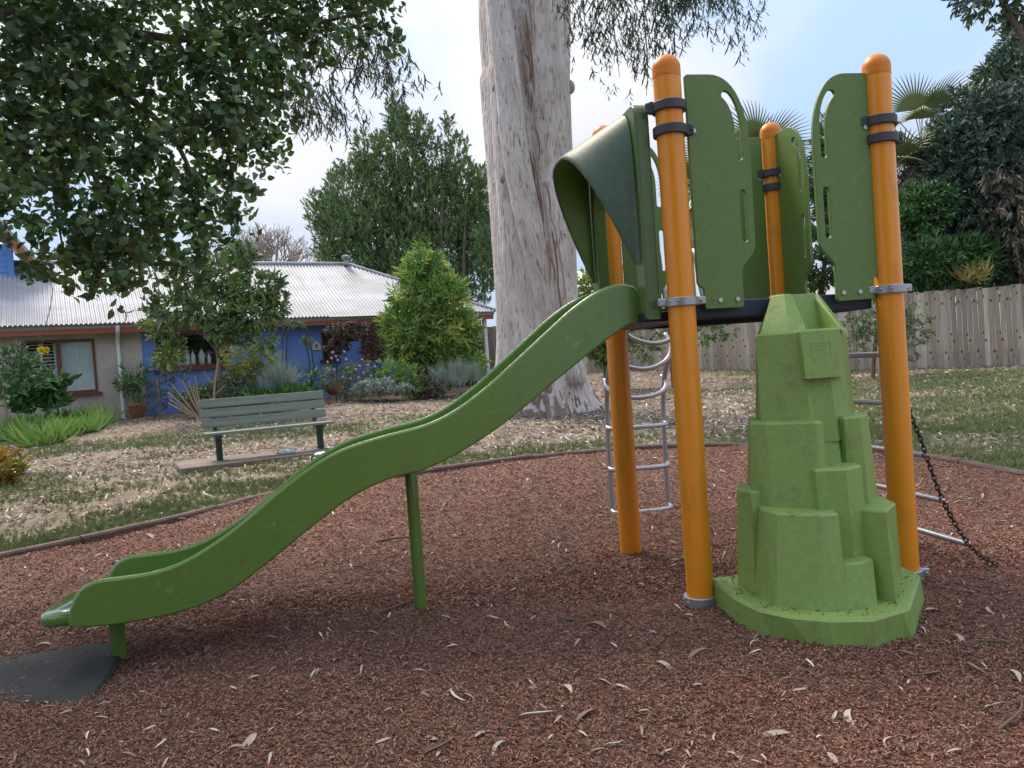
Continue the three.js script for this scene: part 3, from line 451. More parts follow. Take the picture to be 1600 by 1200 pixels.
{
  const WZ = -0.35, hy = (y) => y - HB;
  const slab = (name, mat, x0, x1, y0, y1, z0 = WZ - 0.2, z1 = WZ, par = house) => part(name, box(x1 - x0, y1 - y0, z1 - z0, (x0 + x1) / 2, hy((y0 + y1) / 2), (z0 + z1) / 2), mat, par);
  // walls, pierced for windows
  function wall(name, mat, x0, x1, y0, y1, holes) {
    const s = new THREE.Shape(); s.moveTo(x0, hy(y0)); s.lineTo(x1, hy(y0)); s.lineTo(x1, hy(y1)); s.lineTo(x0, hy(y1));
    for (const [a, b, c, d] of holes) { const h = new THREE.Path(); h.moveTo(a, hy(c)); h.lineTo(a, hy(d)); h.lineTo(b, hy(d)); h.lineTo(b, hy(c)); s.holes.push(h); }
    return part(name, new THREE.ExtrudeGeometry(s, { depth: 0.2, bevelEnabled: false }).translate(0, 0, WZ - 0.2), mat, house);
  }
  const wL = [0.351, 1.766, 1.3, 2.523];
  const wB = [3.037, 4.713, 1.727, 2.56];
  const wD = [7.055, 7.438, 1.719, 2.5];
  const wC = [8.188, 8.872, 1.734, 2.42];
  const split = 2.743;
  wall('rendered_wall', M.grey, -5, split, 0.2, 2.74, [wL]).userData.label = 'grey cement rendered wall';
  wall('blue_wall', M.blue, split + 0.004, 9.55, 0.2, 2.74, [wB, wD, wC]).userData.label = 'bright blue painted wall';
  // rooms behind the front wall: papered back wall, cross walls, ceiling and floor
  slab('back_wall', M.cream, -5, 12, 0.2, 2.7, -4.2, -4.0);
  for (const x of [-5, 2.4, 5.6, 9.5, 11.95]) slab('cross_wall', M.cream, x, x + 0.1, 0.2, 2.7, -4.0, x > 9 ? -1.0 : WZ - 0.2);
  slab('ceiling', M.cream, -5, 12, 2.66, 2.7, -4.0, WZ - 0.2);
  slab('floor', M.brown, -5, 12, 0.2, 0.66, -4.0, WZ - 0.2);
  slab('soffit', M.darkBrown, -5, 12.1, 2.7, 2.74, WZ, -0.02);
  // dark cracked line of the plinth
  slab('plinth', M.grey, -5, split, 0.2, 0.86, WZ - 0.1, WZ + 0.015);
  function windowPart(w, frameMat, kind) {
    const [x0, x1, y0, y1] = w, f = new THREE.Group(); f.name = 'window'; house.add(f); const z = WZ - 0.03;
    const b = (n, m, xa, xb, ya, yb, za, zb) => part(n, box(xb - xa, yb - ya, zb - za, (xa + xb) / 2, hy((ya + yb) / 2), (za + zb) / 2), m, f);
    const t = 0.055, zf = WZ + 0.02, zb = WZ - 0.1;
    b('frame', frameMat, x0, x0 + t, y0, y1, zb, zf); b('frame', frameMat, x1 - t, x1, y0, y1, zb, zf); b('frame', frameMat, x0 + t, x1 - t, y1 - t, y1, zb, zf); b('frame', frameMat, x0 + t, x1 - t, y0, y0 + t, zb, zf);
    b('sill', frameMat, x0 - 0.08, x1 + 0.08, y0 - 0.06, y0 - 0.003, WZ - 0.05, WZ + 0.09);
    if (kind === 'shutters') {
      const xm = (x0 + x1) / 2 - 0.02; b('mullion', frameMat, xm - 0.05, xm + 0.05, y0 + t, y1 - t, zb, zf + 0.005);
      for (const [a, c, open] of [[x0 + t, xm - 0.05, 1], [xm + 0.05, x1 - t, 0]]) {
        const m = (a + c) / 2; for (const [p, q] of [[a, a + 0.04], [m - 0.03, m + 0.03], [c - 0.04, c]]) b('shutter_stile', M.white, p, q, y0 + t, y1 - t, zb - 0.02, zb + 0.03);
        const n = 15, hgt = (y1 - y0 - 2 * t) / n;
        for (let k = 0; k < n; k++) for (const [p, q] of [[a + 0.04, m - 0.03], [m + 0.03, c - 0.04]]) { const o = open && k > 6; const s = part('louvre', rbox(q - p, o ? 0.012 : hgt * 0.98, o ? 0.06 : 0.014, 0.004), M.white, f, [(p + q) / 2, hy(y0 + t + (k + 0.5) * hgt), zb + 0.005]); s.rotation.x = o ? 0.25 : 0.16; }
      }
      b('pane', M.glass, x0 + t, x1 - t, y0 + t, y1 - t, WZ - 0.008, WZ - 0.003);
    } else {
      b('pane', M.glass, x0 + t, x1 - t, y0 + t, y1 - t, WZ - 0.06, WZ - 0.054);
      if (kind === 'two') b('mullion', frameMat, (x0 + x1) / 2 - 0.025, (x0 + x1) / 2 + 0.025, y0 + t, y1 - t, zb, zf - 0.004);
      if (kind === 'ornaments') for (const [k, hgt, r] of [[0.3, 0.3, 0.05], [0.42, 0.42, 0.07], [0.5, 0.36, 0.06], [0.62, 0.4, 0.08], [0.72, 0.28, 0.05]]) part('ornament', new THREE.LatheGeometry([[0.001, 0], [r, 0.01], [r * 0.8, hgt * 0.3], [r, hgt * 0.6], [r * 0.4, hgt * 0.85], [0.001, hgt]].map(([a, c]) => new THREE.Vector2(a, c)), 12), M.white, f, [lerp(x0, x1, k), hy(y0 + t), WZ - 0.16]);
    }
    return f;
  }
  windowPart(wL, M.brown, 'shutters'); windowPart(wB, M.brown, 'ornaments'); windowPart(wD, M.darkBrown, 'plain'); windowPart(wC, M.brown, 'two');
  // slatted verandah screen at the right end
  for (let k = 0; k < 24; k++) slab('screen_slat', M.darkBrown, 9.6, 11.9, 0.85 + k * 0.078, 0.85 + k * 0.078 + 0.058, WZ - 0.06, WZ - 0.03 + (k % 3) * 0.004);
  slab('verandah_wall', M.brown, 9.6, 11.95, 0.66, 2.66, -1.9, -1.8);
  slab('verandah_post', M.white, 11.93, 12.03, 0.4, 2.7, WZ - 0.05, WZ + 0.06);
  slab('verandah_post', M.terra, 9.56, 9.60, 0.4, 2.7, WZ - 0.04, WZ + 0.05);
  // small pale fretwork charm hung on the blue wall
  const charm = new THREE.Shape(); charm.moveTo(-0.11, -0.1); charm.lineTo(0.11, -0.1); charm.lineTo(0.11, 0.02); charm.lineTo(0, 0.16); charm.lineTo(-0.11, 0.02); const ch = new THREE.Path(); ch.moveTo(-0.04, -0.06); ch.lineTo(-0.04, 0.04); ch.lineTo(0.04, 0.04); ch.lineTo(0.04, -0.06); charm.holes.push(ch);
  part('wall_ornament', new THREE.ExtrudeGeometry(charm, { depth: 0.03, bevelEnabled: false }), M.cream, house, [6.897, 2.089 - HB, WZ + 0.002]);
  // fascia, gutter, downpipe
  slab('fascia', M.terra, -5, 12.12, 2.615, 2.745, -0.04, -0.012);
  const gs = new THREE.Shape(); gs.moveTo(0, 0); gs.lineTo(0.10, 0); gs.quadraticCurveTo(0.125, 0.02, 0.12, 0.09); gs.lineTo(0.105, 0.095); gs.lineTo(0.10, 0.02); gs.lineTo(0.012, 0.012); gs.lineTo(0.012, 0.09); gs.lineTo(0, 0.09);
  part('gutter', new THREE.ExtrudeGeometry(gs, { depth: 17.2, bevelEnabled: false }).rotateY(-Math.PI / 2).rotateY(Math.PI).translate(-5.05, hy(2.735), -0.01), M.gutter, house);
  const pipe = 2.244;
  part('downpipe', tube([[pipe, hy(2.78), 0.05], [pipe, hy(2.66), 0.02], [pipe, hy(2.5), -0.22], [pipe, hy(2.36), -0.29], [pipe, hy(1.5), -0.29], [pipe, hy(0.45), -0.29]], 0.045, 40, 12), M.white, house);
  // corrugated roof: sheets 0.76 m wide, each a part
  const roof = new THREE.Group(); roof.name = 'roof'; house.add(roof);
  const ey = 2.83, ry = 4.64, rz = -3.0, ex = 0.12, hipX = 8.87, endX = 12.2, wave = 0.095, amp = 0.017;
  const slope = (z) => hy(lerp(ey, ry, clamp((ex - z) / (ex - rz))));
  const topZ = (x) => (x < hipX ? rz : lerp(rz, ex, (x - hipX) / (endX - hipX)));
  function sheet(xa, xb, top, tf) {
    const n = Math.round((xb - xa) / (wave / 6)), pos = [], uv = [], idx = [], rows = 3;
    for (let i = 0; i <= n; i++) { const x = lerp(xa, xb, i / n), z1 = top(x), yo = amp * Math.cos((x / wave) * Math.PI * 2); for (let r = 0; r <= rows; r++) { const z = lerp(ex, z1, r / rows); pos.push(...tf(x, slope(z) + yo, z)); uv.push(x, z); } }
    for (let i = 0; i < n; i++) for (let r = 0; r < rows; r++) { const a = i * (rows + 1) + r, b = a + rows + 1; idx.push(a, b, a + 1, b, b + 1, a + 1); }
    const g = new THREE.BufferGeometry(); g.setAttribute('position', new THREE.Float32BufferAttribute(pos, 3)); g.setAttribute('uv', new THREE.Float32BufferAttribute(uv, 2)); g.setIndex(idx); g.computeVertexNormals(); return g;
  }
  const W = wave * 8;
  for (let x = -5.0, k = 0; x < endX - 0.05; x += W, k++) part('roof_sheet', sheet(x, Math.min(x + W, endX - 0.02), topZ, (a, b, c) => [a, b + (k % 2) * 0.003, c]), M.zinc, roof);
  for (let x = -5.0; x < hipX; x += W * 2) part('roof_sheet', sheet(x, Math.min(x + 2 * W, hipX), () => rz, (a, b, c) => [a, b, 2 * rz - c]), M.zinc, roof);
  // hip end, sheets running the other way
  const hipW = ex - rz, sc = (endX - hipX) / hipW;
  for (let s = -hipW; s < hipW - 0.05; s += W) { const e = Math.min(s + W, hipW); part('roof_sheet', sheet(s, e, (u) => lerp(rz, ex, Math.abs(u) / hipW), (a, b, c) => [hipX + (c - rz) * sc, b, rz - a]), M.zinc, roof); }
  part('ridge_cap', tube([[-5, hy(ry + 0.015), rz], [2, hy(ry + 0.015), rz], [hipX, hy(ry + 0.015), rz]], 0.06, 8, 8), M.zinc, roof);
  part('hip_cap', tube([[hipX, hy(ry + 0.012), rz], [(hipX + endX) / 2, hy((ry + ey) / 2 + 0.015), (rz + ex) / 2], [endX, hy(ey + 0.012), ex]], 0.05, 8, 8), M.zinc, roof);
  // turning roof vent
  const vent = part('roof_vent', new THREE.CylinderGeometry(0.11, 0.13, 0.2, 16), M.zinc, roof, [8.742, hy(4.68), -2.85]);
  for (let k = 0; k < 18; k++) part('vane', tube([[0, -0.01, 0.10], [0, 0.05, 0.165], [0.02, 0.12, 0.17], [0.02, 0.18, 0.11], [0, 0.205, 0.02]], 0.013, 10, 5).translate(0, 0.1, 0).rotateY((k / 18) * Math.PI * 2), M.zinc, vent); vent.scale.setScalar(0.72);
}
// taller blue weatherboard house beyond the left end of the roof
{
  const b = thing('weatherboard_house', 'bright blue weatherboard gable rising behind the left roof', 'house', [-11.857, 0.6, -18.6], 0.53);
  const bl = std({ color: 0x5f8fd0, roughness: 0.7 }), HGT = 4.531;
  part('wall', box(5.9, HGT, 0.2, -2.96, HGT / 2, -0.14), M.blue, b);
  const brd = box(5.95, 0.15, 0.018), nb = Math.floor((HGT - 2.2) / 0.14);
  for (let k = 0; k < nb; k++) { const m = part('weatherboard', brd, bl, b, [-2.98, 2.25 + k * 0.14, -0.02]); m.rotation.x = -0.1; }
  part('corner_board', box(0.13, HGT, 0.18, 0.01, HGT / 2, -0.02), bl, b);
  const sd = box(0.018, 0.15, 2.6);
  for (let k = 0; k < nb - 3; k++) { const m = part('weatherboard', sd, bl, b, [0.06, 2.25 + k * 0.14, -1.45]); m.rotation.z = 0.1; }
  part('side_wall', box(0.06, HGT - 0.3, 2.6, 0.0, HGT / 2 - 0.15, -1.5), M.blue, b);
  part('barge_board', box(2.6, 0.14, 0.05).rotateZ(-0.95).translate(0.02, HGT - 0.05, 0.3), M.terra, b);
  part('roof', box(2.7, 0.07, 3.4).rotateZ(-0.95).translate(0.10, HGT + 0.05, -1.38), std({ color: 0xa49a90, roughness: 0.6 }), b);
}
// pale house beyond the gum tree
{
  const b = thing('cream_house', 'cream weatherboard house with white roof seen beside the gum trunk', 'house', [3.293, 0.8, -31], -0.1);
  const brd = box(5, 0.17, 0.02);
  part('wall', box(5, 3.2, 3, 0.4, 1.5, -1.6), M.cream, b);
  for (let k = 0; k < 19; k++) { const m = part('weatherboard', brd, M.cream, b, [0.4, 0.1 + k * 0.16, -0.085]); m.rotation.x = -0.09; }
  part('roof', box(5.6, 0.08, 2.6).rotateX(0.42).rotateZ(0.16).translate(0.2, 3.75, -0.9), M.white, b);
  // upstairs balcony
  const bal = new THREE.Group(); bal.name = 'balcony'; bal.position.set(0.05, 4.05, -1.5); b.add(bal);
  part('floor', box(2.0, 0.1, 1.2, 0.9, 0.1, 0), M.grey, bal); part('canopy', box(2.3, 0.08, 1.4, 0.9, 1.35, 0), M.grey, bal);
  for (const x of [0, 0.9, 1.8]) part('post', box(0.09, 1.9, 0.09, x, 0.4, 0.5), M.grey, bal);
  part('rail', box(1.9, 0.06, 0.06, 0.9, 0.98, 0.55), M.grey, bal);
  for (let k = 0; k < 14; k++) part('baluster', box(0.025, 0.85, 0.025, 0.07 + k * 0.13, 0.55, 0.55), M.grey, bal);
}
// ---------------------------------------------------------------- paling fence: every paling a part
{
  const A = [10.877, 0.439, -16.3], B = [3.519, 0.845, -21], dx = A[0] - B[0], dz = A[2] - B[2], L = Math.hypot(dx, dz), ux = dx / L, uz = dz / L;
  const f = thing('paling_fence', 'weathered grey timber paling fence along the back of the park', 'fence', [B[0], 0, B[2]], Math.atan2(-uz, ux));
  const mats = palingTex.flatMap((t) => [0xffffff, 0xe6e0da, 0xd4cfca].map((c) => std({ map: t, color: c, roughness: 0.95, bumpMap: t, bumpScale: 0.004 })));
  const pal = [0, 1, 2].map((k) => { const g = new THREE.BoxGeometry(0.098, 1.72, 0.016); const uv = g.attributes.uv; for (let i = 0; i < uv.count; i++) { uv.setX(i, uv.getX(i) * 0.45 + k * 0.3); uv.setY(i, uv.getY(i) * 0.85 + k * 0.07); } return g; });
  const from = -5.5, to = L + 4.5; let pi = 0;
  for (let s = from; s < to; s += 0.1015, pi++) {
    const x = B[0] + ux * s, z = B[2] + uz * s, y = ground(x, z), q = h3(pi, 1, 7), m = part('paling', pal[pi % 3], mats[Math.floor(h3(pi, 5, 2) * 9)], f, [s, y + 0.86 + (q - 0.5) * 0.03, (pi % 2) * 0.004 + (h3(pi, 9, 4) - 0.5) * 0.012]);
    m.rotation.set((h3(pi, 2, 3) - 0.5) * 0.012, (h3(pi, 4, 4) - 0.5) * 0.12, (h3(pi, 8, 8) - 0.5) * 0.012);
  }
  for (let s = from; s < to; s += 2.4) { const x = B[0] + ux * s, z = B[2] + uz * s; part('fence_post', box(0.1, 1.7, 0.08), mats[3], f, [s, ground(x, z) + 0.83, -0.08]); for (const h of [0.3, 1.4]) { const r = part('rail', box(2.38, 0.08, 0.04), mats[4], f, [s + 1.2, ground(x + ux * 1.2, z + uz * 1.2) + h, -0.045]); } }
}
// ---------------------------------------------------------------- bench on its slab
{
  const A = [-3.984, 0.638, -9.9], B = [-2.501, 0.665, -10.7], turn = Math.atan2(-(B[2] - A[2]), B[0] - A[0]), L = Math.hypot(B[0] - A[0], B[2] - A[2]), cx = (A[0] + B[0]) / 2, cz = (A[2] + B[2]) / 2, gy = ground(cx, cz);
  const conc = tex(256, 256, (u, v) => { const a = fbm(u * 6, v * 6, 3, 4, 6, 6), b = vnoise(u * 90, v * 90, 2, 90, 90); return mix3(hex('8a7b74'), hex('6d615c'), clamp(a * 1.3 - 0.2 + (b - 0.5) * 0.3)); });
  const slab = thing('bench_slab', 'weathered concrete slab under the green park bench', 'slab', [cx, gy, cz], turn);
  part('concrete', metricUV(rbox(2.5, 0.16, 1.15, 0.015)), std({ map: rep(conc, 1), roughness: 0.95, bumpMap: rep(noiseBump, 3), bumpScale: 0.008 }), slab, [0.05, -0.035, -0.28]);
  const b = thing('park_bench', 'faded green slatted park bench standing on a concrete slab', 'bench', [cx, gy + 0.045, cz], turn);
  const st = tex(256, 256, (u, v) => { const g = fbm(u * 3, v * 30, 2, 3, 3, 30), p = fbm(u * 6, v * 6, 8, 3, 6, 6); return mix3(hex('69746b'), hex('8b958b'), clamp(g * 0.9 + p * 0.5 - 0.2)); });
  const sm1 = std({ map: rep(st, 0.6, 2), roughness: 0.7, bumpMap: rep(noiseBump, 1), bumpScale: 0.002 }), lm = std({ color: 0x1f3a35, roughness: 0.5 });
  const sl = (w, h, d) => metricUV(rbox(w, h, d, 0.01, 2));
  for (let k = 0; k < 3; k++) part('seat_slat', sl(L, 0.035, 0.125), sm1, b, [0, 0.365, -0.065 - k * 0.137]);
  for (let k = 0; k < 3; k++) { const m = part('back_slat', sl(L, 0.118, 0.032), sm1, b, [0.0, 0.49 + k * 0.132, -0.45 - k * 0.035]); m.rotation.x = -0.24; }
  for (const s of [-1, 1]) {
    const x = s * (L / 2 - 0.17);
    part('leg', join([rbox(0.075, 0.40, 0.1, 0.01).translate(x, 0.15, -0.22), rbox(0.055, 0.05, 0.42, 0.01).translate(x, 0.325, -0.2), rbox(0.2, 0.014, 0.2, 0.004).translate(x, 0.0, -0.22)]), lm, b);
    part('back_bracket', rbox(0.055, 0.52, 0.035, 0.008).rotateX(-0.24).translate(x, 0.56, -0.49), lm, b);
  }
  // litter round the bench
  const wr = (name, label, cat, p, col, s, seed) => { const g = new THREE.IcosahedronGeometry(1, 3), a = g.attributes.position; for (let i = 0; i < a.count; i++) { const x = a.getX(i), y = a.getY(i), z = a.getZ(i), k = 0.72 + 0.55 * fbm(x * 2.2 + seed, y * 2.2, z * 2.2, 3); a.setXYZ(i, x * k * s[0], Math.max(-0.9, y * k) * s[1], z * k * s[2]); } g.computeVertexNormals(); const m = part(numbered(name), g, std({ color: col, roughness: 0.35 }), scene, p); tag(m, label, cat); return m; };
  const on = (u, w) => [cx + u * Math.cos(turn) + w * Math.sin(turn), cz - u * Math.sin(turn) + w * Math.cos(turn)];
  const [bx, bz] = on(0.16, 0.02), bt = thing('plastic_bottle', 'clear crushed plastic bottle lying under the bench seat', 'bottle', [bx, gy + 0.078, bz], turn + 0.1);
  part('body', new THREE.LatheGeometry([[0.001, -0.1], [0.03, -0.1], [0.033, -0.07], [0.029, -0.04], [0.033, -0.01], [0.03, 0.03], [0.033, 0.06], [0.014, 0.1], [0.013, 0.12]].map(([x, y]) => new THREE.Vector2(x, y)), 16).rotateZ(Math.PI / 2), phys({ color: 0xdfe6ea, roughness: 0.12, transmission: 0.55, thickness: 0 }), bt);
  part('label', new THREE.CylinderGeometry(0.0338, 0.0338, 0.05, 16, 1, true).rotateZ(Math.PI / 2), std({ color: 0xcfd9e2, roughness: 0.4 }), bt);
  part('bottle_cap', new THREE.CylinderGeometry(0.015, 0.015, 0.018, 12).rotateZ(Math.PI / 2), std({ color: 0xa82a2a, roughness: 0.4 }), bt, [-0.125, 0, 0]);
  const [wx, wz] = on(0.55, 0.42); wr('plastic_wrapper', 'crumpled pale blue plastic wrapper at the slab edge', 'wrapper', [wx, ground(wx, wz) + 0.03, wz], 0xb9cbd3, [0.14, 0.035, 0.06], 2);
  const P2 = [-6.829, 0.221, -10.507]; wr('plastic_bag', 'crumpled white plastic bag lying in dry leaves at far left', 'bag', [P2[0], P2[1] + 0.04, P2[2]], 0xc9ccd2, [0.15, 0.06, 0.12], 6);
}
// rubber wear mat at the foot of the slide
{
  const mt = tex(512, 512, (u, v) => { const a = fbm(u * 5, v * 5, 1, 4, 5, 5), b = vnoise(u * 150, v * 150, 4, 150, 150); let c = mix3(hex('2c2d2e'), hex('444240'), clamp(a * 1.4 - 0.3)); if (b > 0.9) c = mix3(c, hex('8a8d8c'), 0.5); return c; });
  const m = part('rubber_mat', metricUV(new RoundedBoxGeometry(1.5, 0.05, 0.8, 3, 0.024)), std({ map: rep(mt, 1.2), roughness: 0.9, bumpMap: rep(noiseBump, 4), bumpScale: 0.006 }), scene, [-2.66, -0.034, -3.33], [0, 0.1662 + 0.08, -0.012]);
  m.rotation.x = 0.03;
  tag(m, 'dark grey rubber wear mat sunk in mulch below the slide exit', 'mat');
}
// ---------------------------------------------------------------- vegetation helpers
const UPV = new THREE.Vector3(0, 1, 0);
function leaf(len, wid, fold = 0.2, curl = 0.15, seg = 3, shape = 0.8) {   // lies along +y, folded on its midrib, curling to -z
  const pos = [], idx = [];
  for (let i = 0; i <= seg; i++) { const t = i / seg, w = wid * 0.5 * Math.pow(Math.sin(Math.PI * clamp(Math.pow(t, shape) * 0.96 + 0.02)), 0.8), y = len * t, z = -curl * len * t * t; pos.push(-w, y, z + w * fold * 2, 0, y, z, w, y, z + w * fold * 2); }
  for (let i = 0; i < seg; i++) for (let k = 0; k < 2; k++) { const a = i * 3 + k; idx.push(a, a + 1, a + 3, a + 1, a + 4, a + 3); }
  const g = new THREE.BufferGeometry(); g.setAttribute('position', new THREE.Float32BufferAttribute(pos, 3)); g.setAttribute('uv', new THREE.Float32BufferAttribute(pos.flatMap((v, i) => (i % 3 === 2 ? [] : [v])), 2)); g.setIndex(idx); g.computeVertexNormals(); return g;
}
function clump(n, mk, spread, len, seed) {   // n leaves along a short twig
  const r = mulberry(seed), list = [];
  for (let i = 0; i < n; i++) { const g = mk(), t = (i + 0.5) / n, az = i * 2.4 + r() * 0.8, tilt = spread[0] + (spread[1] - spread[0]) * r(), q = new THREE.Matrix4().makeRotationFromEuler(new THREE.Euler(tilt, az, 0, 'YXZ')), s = 0.75 + 0.5 * r(); g.scale(s, s, s); g.rotateY((r() - 0.5) * 1.6); g.applyMatrix4(q); g.translate((r() - 0.5) * len * 0.3, t * len, (r() - 0.5) * len * 0.3); list.push(g.toNonIndexed()); }
  return mergeGeometries(list);
}
const leafMat = (color, o = {}) => { const { transmission = 0, specularIntensity, ...q } = o; return transmission >= 0.3 ? phys({ color, roughness: 0.8, transmission, thickness: 0, side: THREE.DoubleSide, ...q }) : std({ color, roughness: 0.75, side: THREE.DoubleSide, ...q }); };
// scatter clumps through blobs [x, y, z, rx, ry, rz, weight]
function foliage(parent, name, base, blobs, n, geo, mat, o = {}) {
  const { size = [0.8, 1.2], dir = 'out', shell = 0.55, tints = [[1, 1, 1]], jitter = 0.5, lump = 0.25, cut = null, seed = 5 } = o, r = mulberry(seed);
  const w = blobs.map((b) => (b[6] ?? 1) * Math.pow(b[3] * b[4] * b[5], 0.66)), tot = w.reduce((a, b) => a + b, 0), mats = [], cols = [], q = new THREE.Quaternion(), e = new THREE.Vector3(), p = new THREE.Vector3(), s = new THREE.Vector3();
  let guard = 0;
  while (mats.length < n && guard++ < n * 6) {
    let k = 0, x = r() * tot; while (k < blobs.length - 1 && x > w[k]) { x -= w[k]; k++; }
    const b = blobs[k], u = r() * 2 - 1, az = r() * Math.PI * 2, c = Math.sqrt(1 - u * u); e.set(c * Math.cos(az), u, c * Math.sin(az));
    const rr = (shell + (1 - shell) * Math.sqrt(r())) * (1 - lump + 2 * lump * vnoise(e.x * 2.5 + b[0] * 3, e.y * 2.5 + b[1], e.z * 2.5 + k * 5));
    p.set(b[0] + e.x * b[3] * rr, b[1] + e.y * b[4] * rr, b[2] + e.z * b[5] * rr);
    if (cut && !cut(p)) continue;
    const d = dir === 'out' ? new THREE.Vector3(e.x / b[3], e.y / b[4], e.z / b[5]).normalize() : dir === 'up' ? new THREE.Vector3(e.x * 0.45, 1, e.z * 0.45) : dir === 'hang' ? new THREE.Vector3(e.x * 0.35, -1, e.z * 0.35) : new THREE.Vector3(0, 0, 0);
    d.x += (r() - 0.5) * jitter * 2; d.y += (r() - 0.5) * jitter * 2; d.z += (r() - 0.5) * jitter * 2; d.normalize();
    q.setFromUnitVectors(UPV, d).multiply(new THREE.Quaternion().setFromAxisAngle(UPV, r() * 6.28)); const sc = lerp(size[0], size[1], r()); s.set(sc, sc, sc);
    mats.push(new THREE.Matrix4().compose(p.clone().sub(base), q, s));
    const t = tints[Math.floor(r() * tints.length)], v = 0.8 + 0.4 * r(); cols.push(new THREE.Color().setRGB(t[0] * v, t[1] * v, t[2] * v));
  }
  return instances(name, geo, mat, mats, cols, parent);
}
function instances(name, geo, mat, mats, cols, parent) {
  const im = new THREE.InstancedMesh(geo, mat, mats.length); im.name = name; im.castShadow = im.receiveShadow = true;
  mats.forEach((m, i) => im.setMatrixAt(i, m)); if (cols) cols.forEach((c, i) => im.setColorAt(i, c));
  im.userData.kind = 'stuff'; parent.add(im); return im;
}
const rel = (pts, b) => pts.map((p) => [p[0] - b[0], p[1] - b[1], p[2] - b[2]]);
const barkTex = tex(256, 512, (u, v) => { const a = fbm(u * 12, v * 5, 2, 4, 12, 5), b = vnoise(u * 50, v * 16, 3, 50, 16); return mix3(hex('4a3f36'), hex('83776b'), clamp(a * 1.3 - 0.2 + (b - 0.5) * 0.4)); });
M.bark = std({ map: rep(barkTex, 1, 0.5), roughness: 0.95, bumpMap: rep(barkTex, 1, 0.5), bumpScale: 0.02 });
M.paleStem = std({ color: 0x9a8670, roughness: 0.9 });
function tree(name, label, base, trunks, crowns, group) {   // trunks: [[points], r0, r1]; crowns: [blobs, n, geo, mat, options]
  const t = thing(name, label, 'tree', base, 0, group);
  const [first, ...limbs] = trunks;
  if (first) { const tr = part('trunk', taper(rel(first[0], base), (k) => lerp(first[1], first[2], k), 12, 24), first[3] ?? M.bark, t); for (const l of limbs) part('limb', taper(rel(l[0], base), (k) => lerp(l[1], l[2], k), 8, 16), l[3] ?? M.bark, tr); }
  for (const [blobs, n, geo, mat, o] of crowns) foliage(t, o?.part ?? 'crown', V(base), blobs, n, geo, mat, o);
  return t;
}
const B6 = (p, rx, ry = rx, rz = rx, w = 1) => [p[0], p[1], p[2], rx, ry, rz, w];

// ---------------------------------------------------------------- the gum tree
const gumTex = tex(1024, 1024, (u, v) => {
  const w = fbm(u * 5, v * 6, 5, 3, 5, 6) * 0.05, a = fbm((u + w) * 20, v * 8, 1, 4, 20, 8), b = fbm((u + w) * 80, v * 36, 7, 3, 80, 36), f = vnoise((u + w) * 150, v * 70, 2, 150, 70), p = fbm(u * 7, v * 10, 9, 4, 7, 10);
  let c = mix3(hex('cfc6c2'), hex('b3a7a3'), clamp(a * 1.7 - 0.45)); c = mix3(c, hex('dad4d1'), clamp((p - 0.5) * 2.4)); c = mix3(c, hex('8f7d77'), clamp((b - 0.57) * 3.6)); return mix3(c, hex('5d4a44'), f > 0.86 ? clamp((f - 0.86) * 6) * clamp(p * 2 - 0.3) : 0);
});
const gumBump = tex(1024, 1024, (u, v) => { const w = fbm(u * 5, v * 3, 5, 3, 5, 3) * 0.06, b = fbm((u + w) * 80, v * 36, 7, 3, 80, 36), f = vnoise((u + w) * 150, v * 70, 2, 150, 70), n = 0.55 * (1 - b) + 0.3 * (1 - f) + 0.15 * fbm(u * 24, v * 8, 3, 3, 24, 8); return [n, n, n]; }, false);
const gumLeafClump = clump(7, () => leaf(0.115, 0.021, 0.15, 0.2, 3, 0.75), [2.3, 3.05], 0.2, 21);
M.gumLeaf = leafMat(0x4c6150, { roughness: 0.55, transmission: 0.15 });
